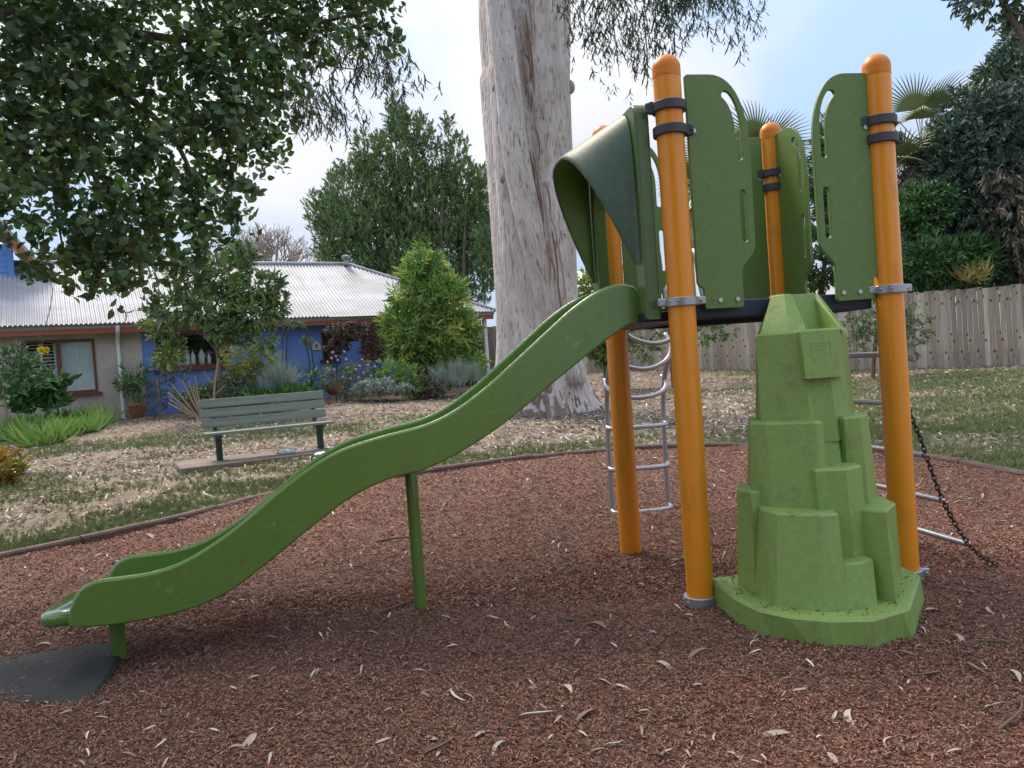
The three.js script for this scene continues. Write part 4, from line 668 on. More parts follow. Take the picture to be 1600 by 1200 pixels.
{
  const base = [0.46, ground(0.46, -13.7), -13.7];
  const gm = std({ map: rep(gumTex, 2, 0.2), bumpMap: rep(gumBump, 2, 0.2), bumpScale: 0.035, roughness: 0.85 });
  const g = thing('gum_tree', 'huge gum tree with pale pinkish grey peeling trunk and drooping leaves', 'tree', base);
  // trunk as a lobed column: a second stem is fused to the left side and fades into the butt
  const H0 = 13, NY = 110, NA = 96, pos = [], uv = [], idx = [];
  for (let i = 0; i <= NY; i++) {
    const y = -0.25 + (H0 + 0.25) * Math.pow(i / NY, 1.25), fl = Math.exp(-Math.max(0, y) / 0.55), cx = 0.0 + 0.028 * y + 0.012 * Math.sin(y * 0.7), r0 = 0.675 + 0.02 * y * (y < 6 ? 1 : 0.6) - (y > 7 ? (y - 7) * 0.05 : 0);
    for (let j = 0; j <= NA; j++) {
      const a = (j / NA) * Math.PI * 2, sp = Math.abs(((a - (2.02 + 0.05 * (y - 5)) + Math.PI * 3) % (Math.PI * 2)) - Math.PI); // second stem on the camera side, left of centre
      let r = r0 * (1 + 0.03 * Math.sin(a * 3 + y * 0.5) + 0.022 * Math.sin(a * 7 - y * 0.3) + 0.05 * (fbm(Math.cos(a) * 2.2, Math.sin(a) * 2.2, y * 0.45, 3) - 0.5));
      r += r0 * 0.10 * Math.sqrt(Math.max(0, 1 - (sp / 0.5) ** 2)) * sm((y - 1.6) / 2.8) - r0 * 0.0 * Math.exp(-(((sp - 0.52) / 0.13) ** 2)) * sm((y - 2.2) / 2);
      r += fl * (0.34 + 0.13 * Math.sin(a * 5 + 1) + 0.08 * Math.sin(a * 9 + 2.2)); r += 0.018 * (fbm(a * 9, y * 0.9, 4, 3) - 0.5);
      pos.push(cx + Math.cos(a) * r, y, Math.sin(a) * r * 0.84); uv.push(j / NA, y);
    }
  }
  for (let i = 0; i < NY; i++) for (let j = 0; j < NA; j++) { const a = i * (NA + 1) + j, b = a + NA + 1; idx.push(a, b, a + 1, b, b + 1, a + 1); }
  const tg = new THREE.BufferGeometry(); tg.setAttribute('position', new THREE.Float32BufferAttribute(pos, 3)); tg.setAttribute('uv', new THREE.Float32BufferAttribute(uv, 2)); tg.setIndex(idx); tg.computeVertexNormals();
  const trunk = part('trunk', tg, gm, g);
  const sm2 = std({ map: rep(gumTex, 0.7, 0.2), bumpMap: rep(gumBump, 0.7, 0.2), bumpScale: 0.03, roughness: 0.8 });
  part('fused_stem', taper(rel([[0.235, 9.015, -12.98], [0.221, 7.618, -12.92], [0.265, 6.589, -12.86], [0.292, 5.914, -12.86], [0.308, 5.101, -12.86], [0.371, 4.323, -12.9], [0.47, 3.584, -12.98], [0.586, 2.727, -13.08], [0.724, 1.747, -13.28]], base), (k, a) => (0.19 + 0.05 * k - 0.16 * Math.max(0, k - 0.75) * 4 * 0.5) * (1 + 0.05 * Math.sin(a * 3 + k * 6)), 24, 60), sm2, trunk);
  part('side_stem', taper(rel([[1.503, 9.358, -13.7], [1.338, 7.143, -13.7], [1.226, 5.901, -13.65], [1.148, 4.659, -13.6], [0.98, 3.308, -13.5], [0.984, 2.18, -13.4], [1.106, 0.832, -13.3]], base), (k) => 0.13 + 0.05 * k, 16, 40), sm2, trunk);
  { const rs = mulberry(91), bm = [0x7d665c, 0x8c766b, 0xa08e84].map((c) => std({ color: c, roughness: 0.95 })), from = [[0.598, 7.515, -12.98], [0.595, 6.563, -12.98], [0.578, 5.714, -12.98], [0.625, 4.858, -12.98], [0.712, 4.103, -12.98], [0.783, 3.566, -13], [0.864, 3.022, -13]];
    for (let k = 0; k < 26; k++) { const p = from[k % 7], x = p[0] + (rs() - 0.5) * 0.16, y = p[1] + (rs() - 0.5) * 0.9, l = 0.5 + 0.9 * rs(), z = p[2] + 0.03 + 0.05 * rs(); part('bark_strip', taper(rel([[x, y, z - 0.08], [x + 0.03 + 0.04 * rs(), y - l * 0.5, z + 0.03 * rs()], [x + 0.07 * l + 0.05 * (rs() - 0.5), y - l, z - 0.08]], base), (t, a) => (0.003 + 0.014 * Math.sin(Math.PI * Math.pow(t, 0.7))) * (Math.abs(Math.cos(a)) * 0.9 + 0.2), 6, 8), bm[k % 3], trunk); } }
  // knots
  for (const [a, y, s] of [[2.35, 5.6, 0.07], [0.05, 5.7, 0.10], [2.25, 4.05, 0.06], [0.1, 7.0, 0.08]]) { const r = 0.76; part('knot', new THREE.SphereGeometry(s, 12, 8).scale(1, 1.3, 0.7), gm, trunk, [0.028 * y + Math.cos(a) * r, y, Math.sin(a) * r]); }
  // rough dark bark plates clinging round the butt
  { const rb = mulberry(17), list = []; for (let k = 0; k < 420; k++) { const a = rb() * 6.283, y = Math.pow(rb(), 1.6) * 0.85, fl = Math.exp(-y / 0.55), r = 0.675 + fl * (0.34 + 0.13 * Math.sin(a * 5 + 1) + 0.08 * Math.sin(a * 9 + 2.2)), h = 0.08 + 0.16 * rb(), g = new THREE.BoxGeometry(0.03 + 0.05 * rb(), h, 0.025, 1, 2, 1); g.rotateX(-0.5 * fl); g.rotateY(Math.PI / 2 - a + (rb() - 0.5) * 0.4); g.rotateZ((rb() - 0.5) * 0.25); g.translate(Math.cos(a) * r, y, Math.sin(a) * r * 0.84); list.push(g); } part('basal_bark', join(list), std({ map: rep(gumTex, 2), color: 0xa89a92, roughness: 1 }), trunk).userData.kind = 'stuff'; }
  // limbs over the playground and leafy sprays
  const limb = (pts, r0, r1) => part('limb', taper(rel(pts, base), (k) => lerp(r0, r1, k), 8, 24), gm, trunk);
  const sprays = [];
  const spray = (pts, r0, n, len, seed) => { // a drooping twig hung with leaves
    limb(pts, r0, 0.004); const c = new THREE.CatmullRomCurve3(pts.map(V)), r = mulberry(seed);
    for (let k = 0; k < n; k++) { const t = 0.15 + 0.85 * r(), p = c.getPointAt(t), dl = len * (0.2 + 0.8 * r()), ang = r() * 6.28, sp = 0.12 + 0.30 * r(); sprays.push([p.x + Math.cos(ang) * sp, p.y - dl * r(), p.z + Math.sin(ang) * sp * 1.2]); }
  };
  limb([[0.8, 11.5, -13.7], [1.2, 11.0, -12], [2.0, 9.2, -10.9], [3.2, 8.2, -10.6]], 0.25, 0.05);
  limb([[0.6, 11.5, -13.7], [-0.6, 10.6, -12], [-1.8, 7.6, -9.8], [-2.2, 6.2, -9.3]], 0.22, 0.04);
  const S = [
    [[[1.359, 6.68, -11], [1.4, 5.961, -11], [1.463, 5.552, -11]], 90, 0.35], [[[1.726, 6.744, -11], [1.801, 5.843, -11], [1.831, 5.211, -11]], 130, 0.40], [[[2.216, 6.62, -11], [2.265, 5.989, -11], [2.338, 5.445, -11]], 110, 0.35],
    [[[2.542, 6.673, -10.8], [2.584, 5.966, -10.8], [2.6, 5.524, -10.8]], 90, 0.3], [[[3.04, 6.741, -11], [3.09, 6.111, -11], [2.976, 5.76, -11]], 80, 0.25], [[[3.491, 6.709, -11], [3.536, 5.99, -11], [3.556, 5.584, -11]], 80, 0.3], [[[1.547, 7.001, -11.3], [2.357, 6.577, -11.3], [3.465, 6.407, -11.3]], 150, 0.5], [[[2.205, 6.038, -10.9], [2.221, 5.325, -10.9], [2.173, 4.882, -10.9]], 26, 0.2],
    [[[-2.832, 5.798, -9.5], [-2.48, 5.036, -9.3], [-2.035, 4.514, -9.2], [-1.901, 4.278, -9.2]], 60, 0.45], [[[-2.625, 5.546, -9.4], [-2.073, 5.006, -9.2], [-1.535, 4.818, -9.1], [-0.9, 4.588, -9]], 120, 0.3], [[[-2.446, 5.84, -9.4], [-1.992, 5.382, -9.3], [-1.465, 5.001, -9.2], [-1.101, 4.787, -9.2]], 120, 0.35], [[[-2.233, 4.905, -9.2], [-2.046, 4.364, -9.2], [-1.976, 4.095, -9.2]], 70, 0.25],
    [[[-2.575, 4.815, -9.3], [-2.286, 4.566, -9.3], [-1.762, 4.376, -9.3]], 60, 0.25], [[[-1.729, 5.894, -9], [-1.473, 5.364, -9], [-1.279, 4.983, -9]], 90, 0.3],
  ];
  S.forEach(([p, n, len], i) => spray(p, 0.014, Math.round(n * 0.8), len, 31 + i));
  const r = mulberry(77), q = new THREE.Quaternion(), ms = [], cs = [];
  for (const p of sprays) { q.setFromEuler(new THREE.Euler((r() - 0.5) * 0.45, r() * 6.28, (r() - 0.5) * 0.45)); const s = 0.7 + 0.5 * r(); ms.push(new THREE.Matrix4().compose(V(p).sub(V(base)), q, new THREE.Vector3(s, s, s))); const v = 0.7 + 0.6 * r(); cs.push(new THREE.Color().setRGB(v * 1.05, v, v * 0.95)); }
  instances('drooping_leaves', gumLeafClump, M.gumLeaf, ms, cs, g);
  foliage(g, 'crown', V(base), [[1, 14.5, -14, 4.5, 2.2, 4], [-3, 13, -13, 3, 1.8, 3], [4.5, 12.6, -13, 3.2, 1.8, 3]], 900, gumLeafClump, M.gumLeaf, { size: [1.3, 2.2], dir: 'random', jitter: 1, seed: 8 });
}

// ---------------------------------------------------------------- broad-leaved tree overhanging from the left
const broadClump = clump(6, () => leaf(0.08, 0.054, 0.14, 0.2, 4, 0.85), [1.7, 2.7], 0.14, 5);
M.broad = leafMat(0x506c40, { roughness: 0.4, transmission: 0.3, specularIntensity: 0.8 });
{
  const bl = [];
  const put = (p, r, ry = r, w = 1) => bl.push(B6(p, r, ry, r * 1.1, w));
  put([-3.584, 3.964, -6.2], 0.95); put([-3.05, 4.204, -6.5], 0.95); put([-2.389, 4.254, -6.6], 0.85); put([-3.271, 3.071, -5.8], 0.75); put([-2.761, 3.399, -6.2], 0.85); put([-2.193, 3.596, -6.3], 0.62); put([-2.077, 4.07, -6.6], 0.6);
  put([-2.745, 2.77, -5.9], 0.65); put([-2.258, 2.93, -6], 0.46); put([-3.066, 2.471, -5.6], 0.42); put([-2.499, 2.292, -5.6], 0.42); put([-2.309, 2.501, -5.8], 0.34); put([-2.733, 2.225, -5.5], 0.33, 0.26); put([-3.109, 2.216, -5.4], 0.22, 0.16, 1.3); put([-2.478, 1.937, -5.3], 0.15, 0.17, 1.5); put([-2.827, 2.106, -5.4], 0.2, 0.16, 1.2); put([-3.436, 2.574, -5.4], 0.2, 0.12);
  put([-1.933, 3.162, -6.2], 0.2, 0.15); put([-1.748, 3.098, -6.2], 0.1, 0.06); put([-1.779, 4.463, -6.8], 0.5, 0.42); put([-1.352, 4.478, -6.9], 0.5, 0.36); put([-1.027, 4.5, -7], 0.28, 0.34); put([-1.827, 3.783, -6.6], 0.22, 0.3); put([-3.739, 3.422, -5.9], 0.6); put([-2.096, 2.626, -5.9], 0.14, 0.2);
  put([-4.381, 3.647, -6], 1.2); put([-3.918, 5.16, -6.4], 1.4); put([-2.714, 5.357, -6.8], 1.3); put([-1.544, 5.276, -7], 0.9); put([-5.2, 4.6, -4.2], 1.5); put([-3.6, 5.4, -4.2], 1.4); put([-4.8, 5.0, -2.2], 1.6); put([-2.6, 5.8, -3.0], 1.1);
  const base = at(-6.3, -4.4);
  tree('broad_leaved_tree', 'dark glossy broad leaved tree overhanging from the upper left', base, [
    [[[-6.3, base[1] - 0.2, -4.4], [-6.2, 1.5, -4.4], [-5.9, 3, -4.6], [-5.2, 4.6, -5]], 0.2, 0.1], [[[-5.9, 3, -4.6], [-4.6, 3.5, -5.4], [-3.292, 3.792, -6.2], [-2.612, 3.337, -6.2], [-2.321, 2.762, -6]], 0.09, 0.012], [[[-5.7, 3.4, -4.7], [-3.61, 4.365, -6.3], [-2.73, 4.182, -6.5], [-1.903, 4.305, -6.8], [-0.967, 4.525, -7]], 0.09, 0.01],
    [[[-3.292, 3.792, -6.2], [-3.129, 3.137, -5.9], [-2.852, 2.592, -5.7], [-2.52, 2.017, -5.4]], 0.03, 0.005], [[[-3.311, 3.295, -5.9], [-3.205, 2.735, -5.6], [-3.062, 2.235, -5.4]], 0.025, 0.005], [[[-2.612, 3.337, -6.2], [-2.153, 3.305, -6.2], [-1.759, 3.094, -6.2]], 0.02, 0.004], [[[-5.4, 4.2, -4.9], [-5, 5.2, -3.4], [-4.2, 5.8, -2.2]], 0.09, 0.02],
  ], [[bl, 6300, broadClump, M.broad, { size: [0.55, 1.25], dir: 'random', jitter: 1, shell: 0.4, lump: 0.7, seed: 3, tints: [[1, 1, 1], [0.8, 0.9, 0.8], [1.25, 1.2, 0.9], [0.9, 1, 1.05], [1.5, 1.5, 0.8]] }]]);
}

// ---------------------------------------------------------------- background trees
const fineClump = clump(12, () => leaf(0.2, 0.05, 0.1, 0.1, 2, 0.8), [0.25, 0.8], 0.3, 9);
const smallClump = clump(10, () => leaf(0.11, 0.05, 0.15, 0.15, 2, 0.8), [0.4, 1.5], 0.16, 12);
const lanceClump = clump(9, () => leaf(0.19, 0.045, 0.15, 0.35, 3, 0.7), [0.7, 1.9], 0.16, 15);
const tinyClump = clump(14, () => leaf(0.07, 0.03, 0.1, 0.1, 2, 0.8), [0.3, 1.4], 0.14, 18);
{ // dense conical tree behind the house
  const base = at(-3.4, -28), bl = [], r = mulberry(41);
  const cols = [[621, 195, 0.6], [640, 215, 0.7], [505, 340, 0.65], [530, 380, 1.0], [560, 330, 1.3], [550, 400, 1.3], [580, 250, 0.7], [600, 290, 1.2], [600, 370, 1.5], [625, 205, 0.45], [630, 250, 0.9], [640, 320, 1.4], [640, 400, 1.4], [665, 215, 0.45], [675, 260, 0.9], [690, 330, 1.3], [690, 410, 1.4], [715, 250, 0.7], [700, 200, 0.3], [725, 300, 0.9], [740, 360, 1.0], [748, 285, 0.45], [740, 430, 1.0], [618, 180, 0.25], [590, 215, 0.3], [565, 265, 0.4], [655, 185, 0.25], [760, 330, 0.6], [765, 400, 0.8], [510, 400, 0.4], [525, 320, 0.35]];
  const AT = [[-3.464, 10.168, -28], [-3.06, 9.679, -28], [-6.398, 7.031, -28], [-5.891, 6.069, -28], [-5.108, 7.171, -28], [-5.463, 5.575, -28], [-4.506, 8.975, -28], [-4.113, 8.025, -28], [-4.252, 6.184, -28], [-3.389, 9.932, -28], [-3.351, 8.893, -28], [-3.24, 7.27, -28], [-3.378, 5.427, -28], [-2.483, 9.638, -28], [-2.329, 8.591, -28], [-2.101, 6.958, -28], [-2.236, 5.114, -28], [-1.388, 8.755, -28], [-1.65, 9.924, -28], [-1.24, 7.59, -28], [-0.994, 6.185, -28], [-0.684, 7.897, -28], [-1.111, 4.569, -28], [-3.508, 10.515, -28], [-4.214, 9.76, -28], [-4.878, 8.656, -28], [-2.663, 10.341, -28], [-0.481, 6.843, -28], [-0.481, 5.221, -28], [-6.39, 5.64, -28], [-5.9, 7.458, -28]];
  AT.forEach((p, i) => { const top = cols[i][1] < 270 ? 0.62 : 0.85; bl.push([p[0], p[1], p[2] + (r() - 0.5) * 1.6, cols[i][2] * top, cols[i][2] * 1.25, cols[i][2] * top]); });
  const tk = (px) => px;
  tree('dense_evergreen', 'tall dense conical evergreen tree behind the corrugated roof', base, [[[[-3.4, base[1] - 0.3, -28], [-3.4, 4, -28], [-3.2, 9, -28]], 0.3, 0.05], [[[-2.6, base[1], -27.6], [-2.3, 4, -27.6], [-2.0, 8, -27.6]], 0.18, 0.03], [[[-1.8, base[1], -27.6], [-1.5, 4, -27.6], [-1.2, 7, -27.6]], 0.18, 0.03], [[[-4.2, base[1], -27.8], [-4.6, 4, -27.8], [-4.8, 7, -27.8]], 0.18, 0.03]],
    [[bl, 15000, fineClump, leafMat(0x71895c), { size: [0.42, 0.8], dir: 'up', jitter: 0.75, shell: 0.45, lump: 0.35, seed: 4, tints: [[1, 1, 1], [0.75, 0.85, 0.8], [1.2, 1.15, 0.9]] }]]);
}
{ // young bright tree before the verandah
  const base = [-2.199, 0.713, -21.948], D = 17.6 * 1.11; base[0] = -1.957; base[2] = -D; base[1] = ground(base[0], base[2]);
  const bl = [B6([-1.959, 4.268, -19.536], 0.1, 0.22), B6([-2.306, 3.759, -19.536], 0.22, 0.3), B6([-2.366, 4.038, -19.536], 0.1, 0.18), B6([-1.724, 3.928, -19.536], 0.14, 0.2), B6([-2.15, 3.667, -19.536], 0.38, 0.4), B6([-1.949, 3.085, -19.536], 0.6, 0.45), B6([-2.453, 2.877, -19.536], 0.45, 0.4), B6([-1.476, 2.889, -19.536], 0.45, 0.4), B6([-2.326, 2.213, -19.425], 0.7, 0.5), B6([-1.52, 2.156, -19.425], 0.6, 0.5), B6([-1.723, 1.603, -19.425], 0.6, 0.35), B6([-2.523, 1.741, -19.425], 0.4, 0.3), B6([-2.788, 2.322, -19.314], 0.28, 0.25), B6([-1.043, 2.041, -19.425], 0.25, 0.3), B6([-1.869, 3.728, -19.536], 0.32, 0.35), B6([-2.898, 2.571, -19.314], 0.2, 0.16), B6([-0.889, 2.299, -19.314], 0.18, 0.2), B6([-2.707, 3.177, -19.425], 0.2, 0.2), B6([-1.307, 3.304, -19.425], 0.2, 0.22), B6([-3.062, 2.1, -19.314], 0.18, 0.14)];
  for (const b of bl) { b[3] *= 0.86; b[5] *= 0.86; }
  const col = (o) => ({ size: [0.7, 1.15], dir: 'out', jitter: 0.8, shell: 0.35, lump: 0.5, ...o });
  tree('young_tree', 'young pointed tree with bright yellow green leaves before the verandah', base, [[[[base[0], base[1] - 0.1, base[2]], [-1.978, 1.378, -19.536], [-2, 2.845, -19.536], [-2.045, 3.983, -19.536]], 0.05, 0.01]],
    [[bl, 1000, lanceClump, leafMat(0x7c9c48, { transmission: 0.3 }), col({ seed: 5, tints: [[1, 1, 1], [0.8, 0.95, 0.9], [0.6, 0.85, 0.9]] })], [bl, 330, lanceClump, leafMat(0xaab855, { transmission: 0.4 }), col({ seed: 6, part: 'new_leaves', shell: 0.75 })]]);
}
{ // dark spreading tree before the blue wall
  const base = [-6.193, 0, -15.2 * 1.07]; base[1] = ground(base[0], base[2]);
  const bl = [B6([-6.569, 3.603, -16.264], 0.6, 0.35), B6([-5.891, 3.622, -16.264], 0.6, 0.4), B6([-5.245, 3.239, -16.264], 0.6, 0.4), B6([-7.028, 2.96, -16.264], 0.5, 0.35), B6([-6.179, 2.892, -16.157], 0.8, 0.4), B6([-5.32, 2.697, -16.157], 0.65, 0.4), B6([-4.862, 2.942, -16.264], 0.3, 0.35), B6([-7.112, 2.417, -16.05], 0.35, 0.25), B6([-5.815, 2.396, -16.157], 0.5, 0.3), B6([-5.496, 3.946, -16.371], 0.35, 0.25), B6([-7.084, 1.947, -16.05], 0.3, 0.2), B6([-5.162, 2.148, -16.157], 0.25, 0.25), B6([-7.351, 2.767, -16.05], 0.22, 0.2)];
  for (const b of bl) { b[3] *= 0.78; b[4] *= 0.78; b[5] *= 0.78; }
  tree('dark_garden_tree', 'dark green spreading garden tree hiding the blue house window', base, [[[[base[0], base[1] - 0.1, base[2]], [-6.149, 1.272, -16.264], [-6.178, 2.088, -16.264], [-6.242, 2.634, -16.264], [-5.918, 3.287, -16.264]], 0.055, 0.02], [[[-6.162, 1.951, -16.264], [-6.431, 2.309, -16.264], [-6.926, 2.547, -16.264]], 0.03, 0.01], [[[-6.172, 2.155, -16.264], [-5.714, 2.461, -16.264], [-5.142, 2.826, -16.264]], 0.03, 0.01]],
    [[bl, 1250, smallClump, leafMat(0x6c8458, { roughness: 0.6 }), { size: [0.8, 1.2], dir: 'out', jitter: 0.9, shell: 0.4, seed: 7, tints: [[1, 1, 1], [0.8, 0.9, 0.9], [1.3, 1.25, 0.8]] }], [[bl[7], bl[12], bl[10]], 50, lanceClump, leafMat(0x8f9f4c), { size: [0.6, 0.8], dir: 'out', seed: 9, part: 'new_leaves' }]]);
}
{ // leafless tree behind the roof
  const base = at(-9.504, -31), t = thing('bare_tree', 'leafless pale branched tree showing above the house ridge', 'tree', base), r = mulberry(19), list = [];
  const grow = (p, d, len, rad, depth) => { const q = p.clone().addScaledVector(d, len), mid = p.clone().lerp(q, 0.5).add(new THREE.Vector3((r() - 0.5) * 0.1, (r() - 0.5) * 0.1, 0)); list.push(taper([p.toArray(), mid.toArray(), q.toArray()], (k) => rad * (1 - 0.3 * k), 5, 4)); if (depth) for (let k = 0; k < (depth > 3 ? 3 : 2) + (r() < 0.4 ? 1 : 0); k++) grow(q, d.clone().add(new THREE.Vector3((r() - 0.5) * 1.5, (r() - 0.35) * 0.7, (r() - 0.5) * 1.5)).normalize(), len * (0.68 + r() * 0.2), rad * 0.66, depth - 1); };
  const top = [-9.736, 6.683, -31];
  part('trunk', taper([[0, -0.2, 0], [0.05, 1.5, 0], [-0.1, 3.2, 0]], (k) => 0.2 - 0.06 * k, 10, 8), M.paleStem, t);
  for (const s of [-1.2, -0.8, -0.4, 0.1, 0.6, 1.1]) grow(new THREE.Vector3(-0.1, 3.1, 0), new THREE.Vector3(s * 0.9, 1, (r() - 0.5) * 0.8).normalize(), 1.0, 0.085, 5);
  part('branches', join(list), std({ color: 0x9b8f88, roughness: 0.9 }), t);
}
// right-hand trees over the fence
const dkMat = leafMat(0x54685a, { roughness: 0.55 }), midMat = leafMat(0x627d4e), brightMat = leafMat(0x4d7040);
function bushTree(name, label, px, base, blobs, n, geo, mat, o = {}) {
  const b = at(base[0], base[1]); const c = blobs[0];
  tree(name, label, b, [[[[b[0], b[1] - 0.2, b[2]], [b[0] * 0.6 + c[0] * 0.4, b[1] * 0.5 + c[1] * 0.5, b[2]], [c[0], c[1], c[2]]], o.r ?? 0.16, 0.04]], [[blobs, n, geo, mat, { size: [1, 1.6], jitter: 0.8, shell: 0.5, lump: 0.35, seed: px, tints: [[1, 1, 1], [0.75, 0.85, 0.85], [1.2, 1.15, 0.9]], ...o }]], o.group);
}
bushTree('dark_tree', 'big dark vine hung tree at the right edge above the fence', 51, [12.43, -20], [B6([12.567, 4.333, -20], 1.5, 1.5), B6([13.484, 5.919, -20], 1.4, 1.5), B6([11.95, 5.203, -20], 1.1, 1.3), B6([11.407, 4.416, -20], 0.6, 0.9), B6([11.748, 6.042, -20], 0.45, 0.7), B6([10.918, 3.591, -19.8], 0.4, 0.5), B6([12.847, 3.245, -19.5], 1.3, 1.0), B6([11.68, 3.521, -19.7], 0.9, 0.7), B6([12.372, 6.821, -20], 0.7, 0.7), B6([14.433, 5.028, -20], 1.7, 2.2), B6([14.456, 2.969, -19.5], 1.4, 1.2)], 7400, smallClump, dkMat, { tints: [[1, 1, 1], [0.7, 0.8, 0.9], [1.15, 1.1, 1], [1.3, 1.15, 1.1]] });
bushTree('tall_dark_tree', 'tall dark leafy tree rising to the top right corner', 52, [16.146, -24], [B6([16.089, 8.83, -24], 0.9, 0.8), B6([15.572, 8.473, -24], 0.55, 0.5), B6([16.725, 9.572, -24], 0.9, 0.9), B6([15.055, 8.115, -24], 0.4, 0.35), B6([17.683, 8.915, -24], 1.4, 1.6), B6([16.797, 7.203, -24], 1.5, 1.3), B6([14.808, 7.245, -24], 0.5, 0.5)], 2600, lanceClump, dkMat, { size: [1, 1.5] });
bushTree('glossy_shrub_tree', 'bright green glossy shrub bulging over the fence beside the palm', 53, [10.342, -18.9], [B6([10.552, 3.005, -18.9], 0.65, 0.5), B6([11.341, 3.028, -18.9], 0.5, 0.4), B6([9.99, 2.81, -18.9], 0.4, 0.35), B6([10.947, 2.652, -18.8], 0.6, 0.25)], 900, lanceClump, brightMat, { size: [0.8, 1.2], r: 0.06 });
bushTree('light_green_shrub', 'light green leafy shrub climbing in front of the dark vine tree', 54, [10.369, -19.3], [B6([10.553, 4.318, -19.2], 0.4, 0.5), B6([10.88, 4.453, -19.2], 0.35, 0.4), B6([10.296, 4.018, -19.2], 0.25, 0.3)], 420, smallClump, brightMat, { size: [1, 1.5], r: 0.05 });
bushTree('grey_creeper', 'tangle of grey brown dry creeper on the dark right tree', 55, [12.632, -18.8], [B6([12.458, 4.064, -18.6], 0.7, 0.7), B6([12.322, 4.89, -18.8], 0.5, 0.4), B6([12.571, 3.286, -18.6], 0.6, 0.4)], 380, fineClump, leafMat(0x6a6358, { transmission: 0.05 }), { size: [0.6, 1.1], dir: 'hang', r: 0.04 });
bushTree('corner_tree', 'few dark leaf sprays hanging in at the top right corner', 56, [8.8, -10.5], [B6([7.261, 5.997, -11], 0.42, 0.25), B6([6.901, 6.067, -11], 0.25, 0.15), B6([7.618, 5.882, -11], 0.4, 0.3), B6([8.4, 6.6, -10.5], 1.6, 1.1)], 700, smallClump, dkMat, { size: [0.8, 1.2], r: 0.12 });
bushTree('small_grey_tree', 'slender grey leaved tree standing before the paling fence', 57, [7.304, -15.6], [B6([7.541, 1.616, -15.6], 0.5, 0.35), B6([7.088, 1.648, -15.6], 0.35, 0.3), B6([8.065, 1.444, -15.5], 0.4, 0.35), B6([7.914, 1.067, -15.5], 0.3, 0.25), B6([7.061, 1.195, -15.6], 0.25, 0.2), B6([7.758, 1.99, -15.6], 0.35, 0.3)], 340, tinyClump, leafMat(0x6b7b5e), { size: [0.7, 1.1], shell: 0.1, r: 0.045 });
bushTree('mid_leafy_tree', 'leafy green tree behind the tower between the palms', 58, [9.059, -22.5], [B6([9.191, 3.694, -22], 0.9, 0.9), B6([9.676, 5.662, -22], 0.8, 1.0), B6([10.157, 4.536, -22], 0.9, 1.2), B6([9.479, 6.945, -22], 0.35, 0.6), B6([8.063, 3.226, -22], 0.6, 0.4), B6([10.669, 3.1, -21], 0.7, 0.6)], 1900, smallClump, midMat, {});
bushTree('fence_sapling', 'bright green sapling before the fence seen through the ladder', 59, [3.554, -17], [B6([3.548, 1.839, -17], 0.28, 0.3), B6([4.593, 1.716, -17.5], 0.5, 0.22), B6([4.202, 2.075, -17], 0.4, 0.3), B6([3.021, 1.38, -17], 0.25, 0.2)], 230, smallClump, midMat, { size: [0.6, 0.9], r: 0.035 });
bushTree('trunk_side_shrub', 'dark leaved shrub beside the foot of the gum trunk', 60, [2.125, -17.5], [B6([2.17, 1.523, -17.5], 0.35, 0.35), B6([1.981, 1.974, -17.5], 0.4, 0.4), B6([2.408, 1.798, -17.5], 0.3, 0.4)], 420, lanceClump, midMat, { size: [0.7, 1], r: 0.05 });
bushTree('yellow_green_tree', 'yellow green bush before the cream house beside the slide top', 61, [2.978, -26], [B6([3.047, 3.828, -26], 0.5, 0.5), B6([2.701, 3.528, -26], 0.45, 0.35), B6([3.341, 3.375, -26], 0.6, 0.7)], 420, smallClump, leafMat(0x8c9a3c, { transmission: 0.3 }), { size: [0.9, 1.3], r: 0.06 });
bushTree('rear_left_tree', 'pale green tree glimpsed behind the left roof through leaves', 62, [-15.674, -30], [B6([-15.527, 6.569, -30], 1.2, 0.8), B6([-16.55, 6.269, -30], 0.9, 0.6), B6([-14.308, 6.234, -30], 1, 0.7)], 700, smallClump, midMat, { size: [1.3, 2] });
// unseen tree added behind the camera to darken the faces turned that way
bushTree('added_shade_tree', 'unseen dark tree added behind the mulch pit to block sky light', 63, [-2, 5], [B6([-2.4, 5.6, 6], 3.0, 2.4), B6([-4.0, 4.8, 6], 2.4, 2.2), B6([-0.4, 4.6, 6.4], 2.4, 2.2), B6([-2.4, 3.0, 7], 3.4, 2.0)], 6000, smallClump, leafMat(0x2e3f2a), { size: [2.6, 3.8], r: 0.35 });

